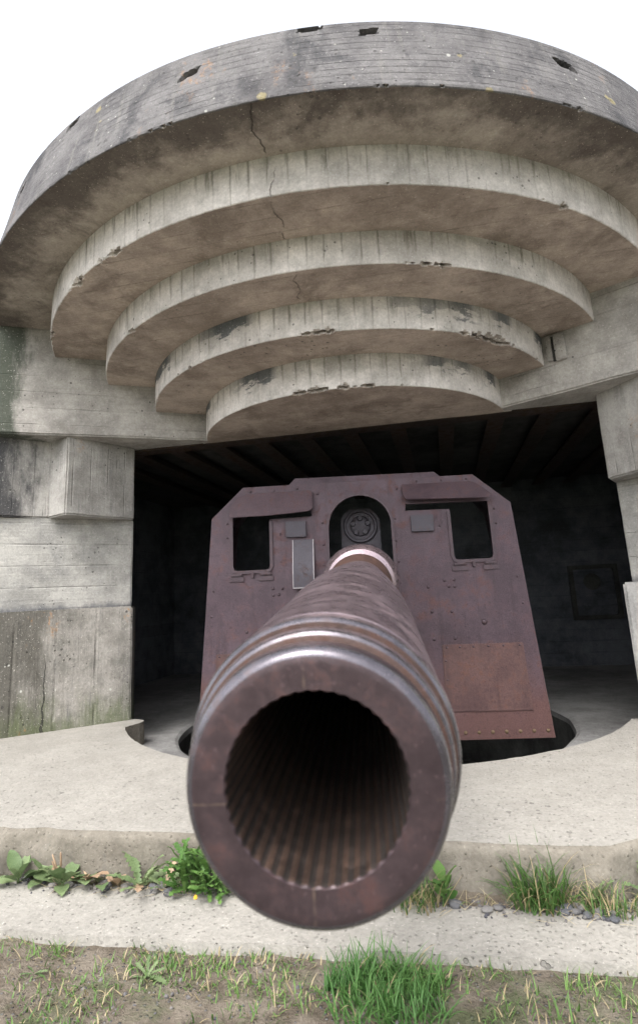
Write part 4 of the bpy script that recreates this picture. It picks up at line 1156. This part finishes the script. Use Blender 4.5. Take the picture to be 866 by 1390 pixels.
# front: lush grass below the muzzle and small plants on the soil
ZG = -0.205
k_ = 0
for (x, y, nb, h, sp, wh) in ((0.02, 1.99, 150, 0.115, 0.08, 'rear left'), (0.13, 2.00, 190, 0.135, 0.09, 'rear middle'), (0.235, 1.97, 150, 0.105, 0.08, 'rear right'),
                              (0.06, 1.88, 150, 0.11, 0.10, 'front left'), (0.19, 1.86, 150, 0.11, 0.10, 'front right')):
    o = grass_tuft((x, y, ZG), nb, h, sp, 'dense lush grass clump below the muzzle, %s of the five' % wh, M_GRASS2, 0.04, 0.007)
    o['group'] = 'lush grass clumps below the muzzle'
for (x, y, nb, h, sp, lb) in ((-1.03, 2.23, 45, 0.07, 0.08, 'small grass tuft on the soil at the bottom left'), (-0.60, 2.13, 40, 0.06, 0.09, 'low grass on the soil below the strip, left of centre'),
                              (-0.44, 2.11, 35, 0.055, 0.07, 'low grass on the soil near the middle of the bottom'), (-0.23, 2.08, 40, 0.05, 0.10, 'short grass at the strip edge under the muzzle'),
                              (-0.85, 1.95, 40, 0.06, 0.12, 'short grass low in the bottom left of the soil'), (0.55, 1.86, 60, 0.08, 0.12, 'grass patch on the soil at the bottom right'),
                              (-0.35, 1.80, 60, 0.07, 0.14, 'grass patch at the very bottom, left of the lush clumps'), (0.85, 1.80, 50, 0.07, 0.12, 'grass patch at the bottom right corner')):
    grass_tuft((x, y, ZG), nb, h, sp, lb, straw=0.2)
for i in range(14):
    x = -1.45 + i * 0.19 + rng.uniform(-.06, .06); y = 2.18 - 0.075 * (x + .6) - rng.uniform(0.0, 0.22) - (0.04 if x > 0.3 else 0)
    if -0.1 < x < 0.35: continue
    grass_tuft((x, y, ZG), rng.randint(14, 40), rng.uniform(0.035, 0.075), rng.uniform(0.04, 0.09), 'short grass sprouting from the bare soil at the bottom', straw=0.25)['group'] = 'short grass on the bottom soil'
weed((-0.62, 2.09, ZG), 'dandelion', 7, 0.07, M_LEAF, 'little toothed weed on the bottom soil below the strip', (0.0, 0.5))
weed((-1.0, 2.13, ZG), 'dandelion', 6, 0.06, M_LEAF, 'little flat weed on the bottom soil near the left edge', (0.0, 0.4))

def pebble_mesh(seed):
    bm = bmesh.new(); bmesh.ops.create_icosphere(bm, subdivisions=2, radius=1)
    for v in bm.verts:
        c = v.co.copy(); v.co = c * (1 + 0.35 * noise.noise(c * 1.3 + Vector((seed * 7, 0, 0)))); v.co.z *= 0.6
    box_uv(bm); me = bpy.data.meshes.new('stone'); bm.to_mesh(me); bm.free(); me.materials.append(M_STONE); return me
PEB = [pebble_mesh(i) for i in range(5)]
def gutter(x):      # world y of the apron foot at world x
    u = (x - CAS_O.x + -2.47 * sin(CAS_ANG)) / cos(CAS_ANG)
    return cas2w(u, -2.47 if u < 1.2 else -2.47 + (u - 1.2) * .7)[1]
for i in range(52):
    x = rng.choice((rng.uniform(-1.35, -0.45), rng.uniform(-1.0, -0.6), rng.uniform(0.3, 1.05), rng.uniform(0.75, 1.0)))
    y = gutter(x) - rng.uniform(0.03, 0.10)
    s = rng.uniform(0.010, 0.026)
    o = bpy.data.objects.new('stone', PEB[i % 5]); COL.objects.link(o)
    o.location = (x, y, -0.17 + s * 0.35); o.scale = (s, s * rng.uniform(.7, 1), s * rng.uniform(.7, 1.1)); o.rotation_euler = (0, 0, rng.uniform(0, 6))
    tag(o, 'small grey stone lying in the gravel along the apron foot', 'stone', 'small stones along the apron foot')
# loose gravel, litter and soil in the gutter: uncountable
def scatter(name, n, place, smin, smax, label):
    bm = bmesh.new()
    for i in range(n):
        x, y, z = place(); s = rng.uniform(smin, smax)
        m = Matrix.Translation((x, y, z + s * .2)) @ Euler((rng.uniform(0, 6), rng.uniform(0, 6), rng.uniform(0, 6))).to_matrix().to_4x4() @ Matrix.Diagonal((s, s * rng.uniform(.6, 1), s * rng.uniform(.5, .9), 1))
        r = bmesh.ops.create_icosphere(bm, subdivisions=1, radius=1, matrix=m)
        for v in r['verts']: v.co += noise.noise_vector(v.co * 80) * s * 0.35
    o = from_bm(name, bm, M_GRAVEL); tag(o, label, None, None, 'stuff')
def pg():
    x = rng.uniform(-1.9, 1.25); return x, gutter(x) - abs(rng.gauss(0.0, 0.05)) - 0.005, -0.17
scatter('gravel', 900, pg, 0.003, 0.010, 'fine gravel and crumbs in the gutter along the apron foot')
scatter('soil_stones', 420, lambda: (rng.uniform(-1.6, 1.2), rng.uniform(1.55, 2.2), -0.208), 0.002, 0.009, 'small stones strewn over the bare soil')
# soil that has built up in the gutter
bm = bmesh.new(); rows = []
for j in range(9):
    row = []
    for i in range(170):
        x = -2.3 + i * 0.0225; t = j / 8
        hgt = (1 - t) ** 1.5 * 0.022 * (0.6 + 0.8 * (0.5 + noise.noise(Vector((x * 5, 0, 0))))) + noise.noise(Vector((x * 30, t * 4, 1))) * 0.004 * (1 - t)
        w = 0.09 + 0.05 * noise.noise(Vector((x * 3.5, 9, 0)))
        row.append(bm.verts.new((x, gutter(x) + 0.02 - t * w, -0.1735 + hgt)))
    rows.append(row)
for a, b in zip(rows, rows[1:]):
    for i in range(169): bm.faces.new((a[i], a[i + 1], b[i + 1], b[i]))
bmesh.ops.recalc_face_normals(bm, faces=bm.faces)
tag(from_bm('gutter_soil', bm, M_GROUND, None, 180), 'dark soil built up along the apron foot', None, None, 'structure')
# short matted growth over the soil, thickest along the edge of the strip
bm = bmesh.new(); cnt = 0
while cnt < 3600:
    x = rng.uniform(-1.8, 1.35); t = rng.random() ** 1.5; y = 2.235 - 0.165 * (x + 0.6) * 0.9 - t * 0.75
    if noise.noise(Vector((x * 3.2, y * 3.2, 4))) + 0.5 * noise.noise(Vector((x * 9, y * 9, 1))) < 0.10 - (0.22 if t < 0.12 else 0): continue
    n0 = len(bm.faces)
    blade(bm, (x, y, -0.210), rng.uniform(0, 6.3), rng.uniform(0.015, 0.05), rng.uniform(0.003, 0.007), rng.uniform(0.2, 1.8), rng.uniform(0.2, 1.3), 3, rng.uniform(-1, 1))
    if rng.random() < 0.3:
        bm.faces.ensure_lookup_table()
        for f in bm.faces[n0:]: f.material_index = 1
    cnt += 1
tag(from_bm('ground_cover', bm, [M_GRASS, M_STRAW], None, 180), 'short matted grass and dead stalks over the bare soil', None, None, 'stuff')
# dry straw litter
bm = bmesh.new()
for i in range(420):
    x = rng.choice((rng.uniform(-1.4, -0.5), rng.uniform(-0.95, -0.6), rng.uniform(0.2, 1.1))); y = gutter(x) - abs(rng.gauss(0.01, 0.05))
    blade(bm, (x, y, -0.166), rng.uniform(0, 6.3), rng.uniform(0.03, 0.10), 0.0035, rng.uniform(-.1, .5), rng.uniform(1.15, 1.5), 4, rng.uniform(-1, 1))
tag(from_bm('straw_litter', bm, M_STRAW, None, 180), 'dry straw litter along the apron foot', None, None, 'stuff')

print('triangles', sum(len(o.data.loop_triangles) if o.type == 'MESH' and not o.data.calc_loop_triangles() else 0 for o in bpy.data.objects))
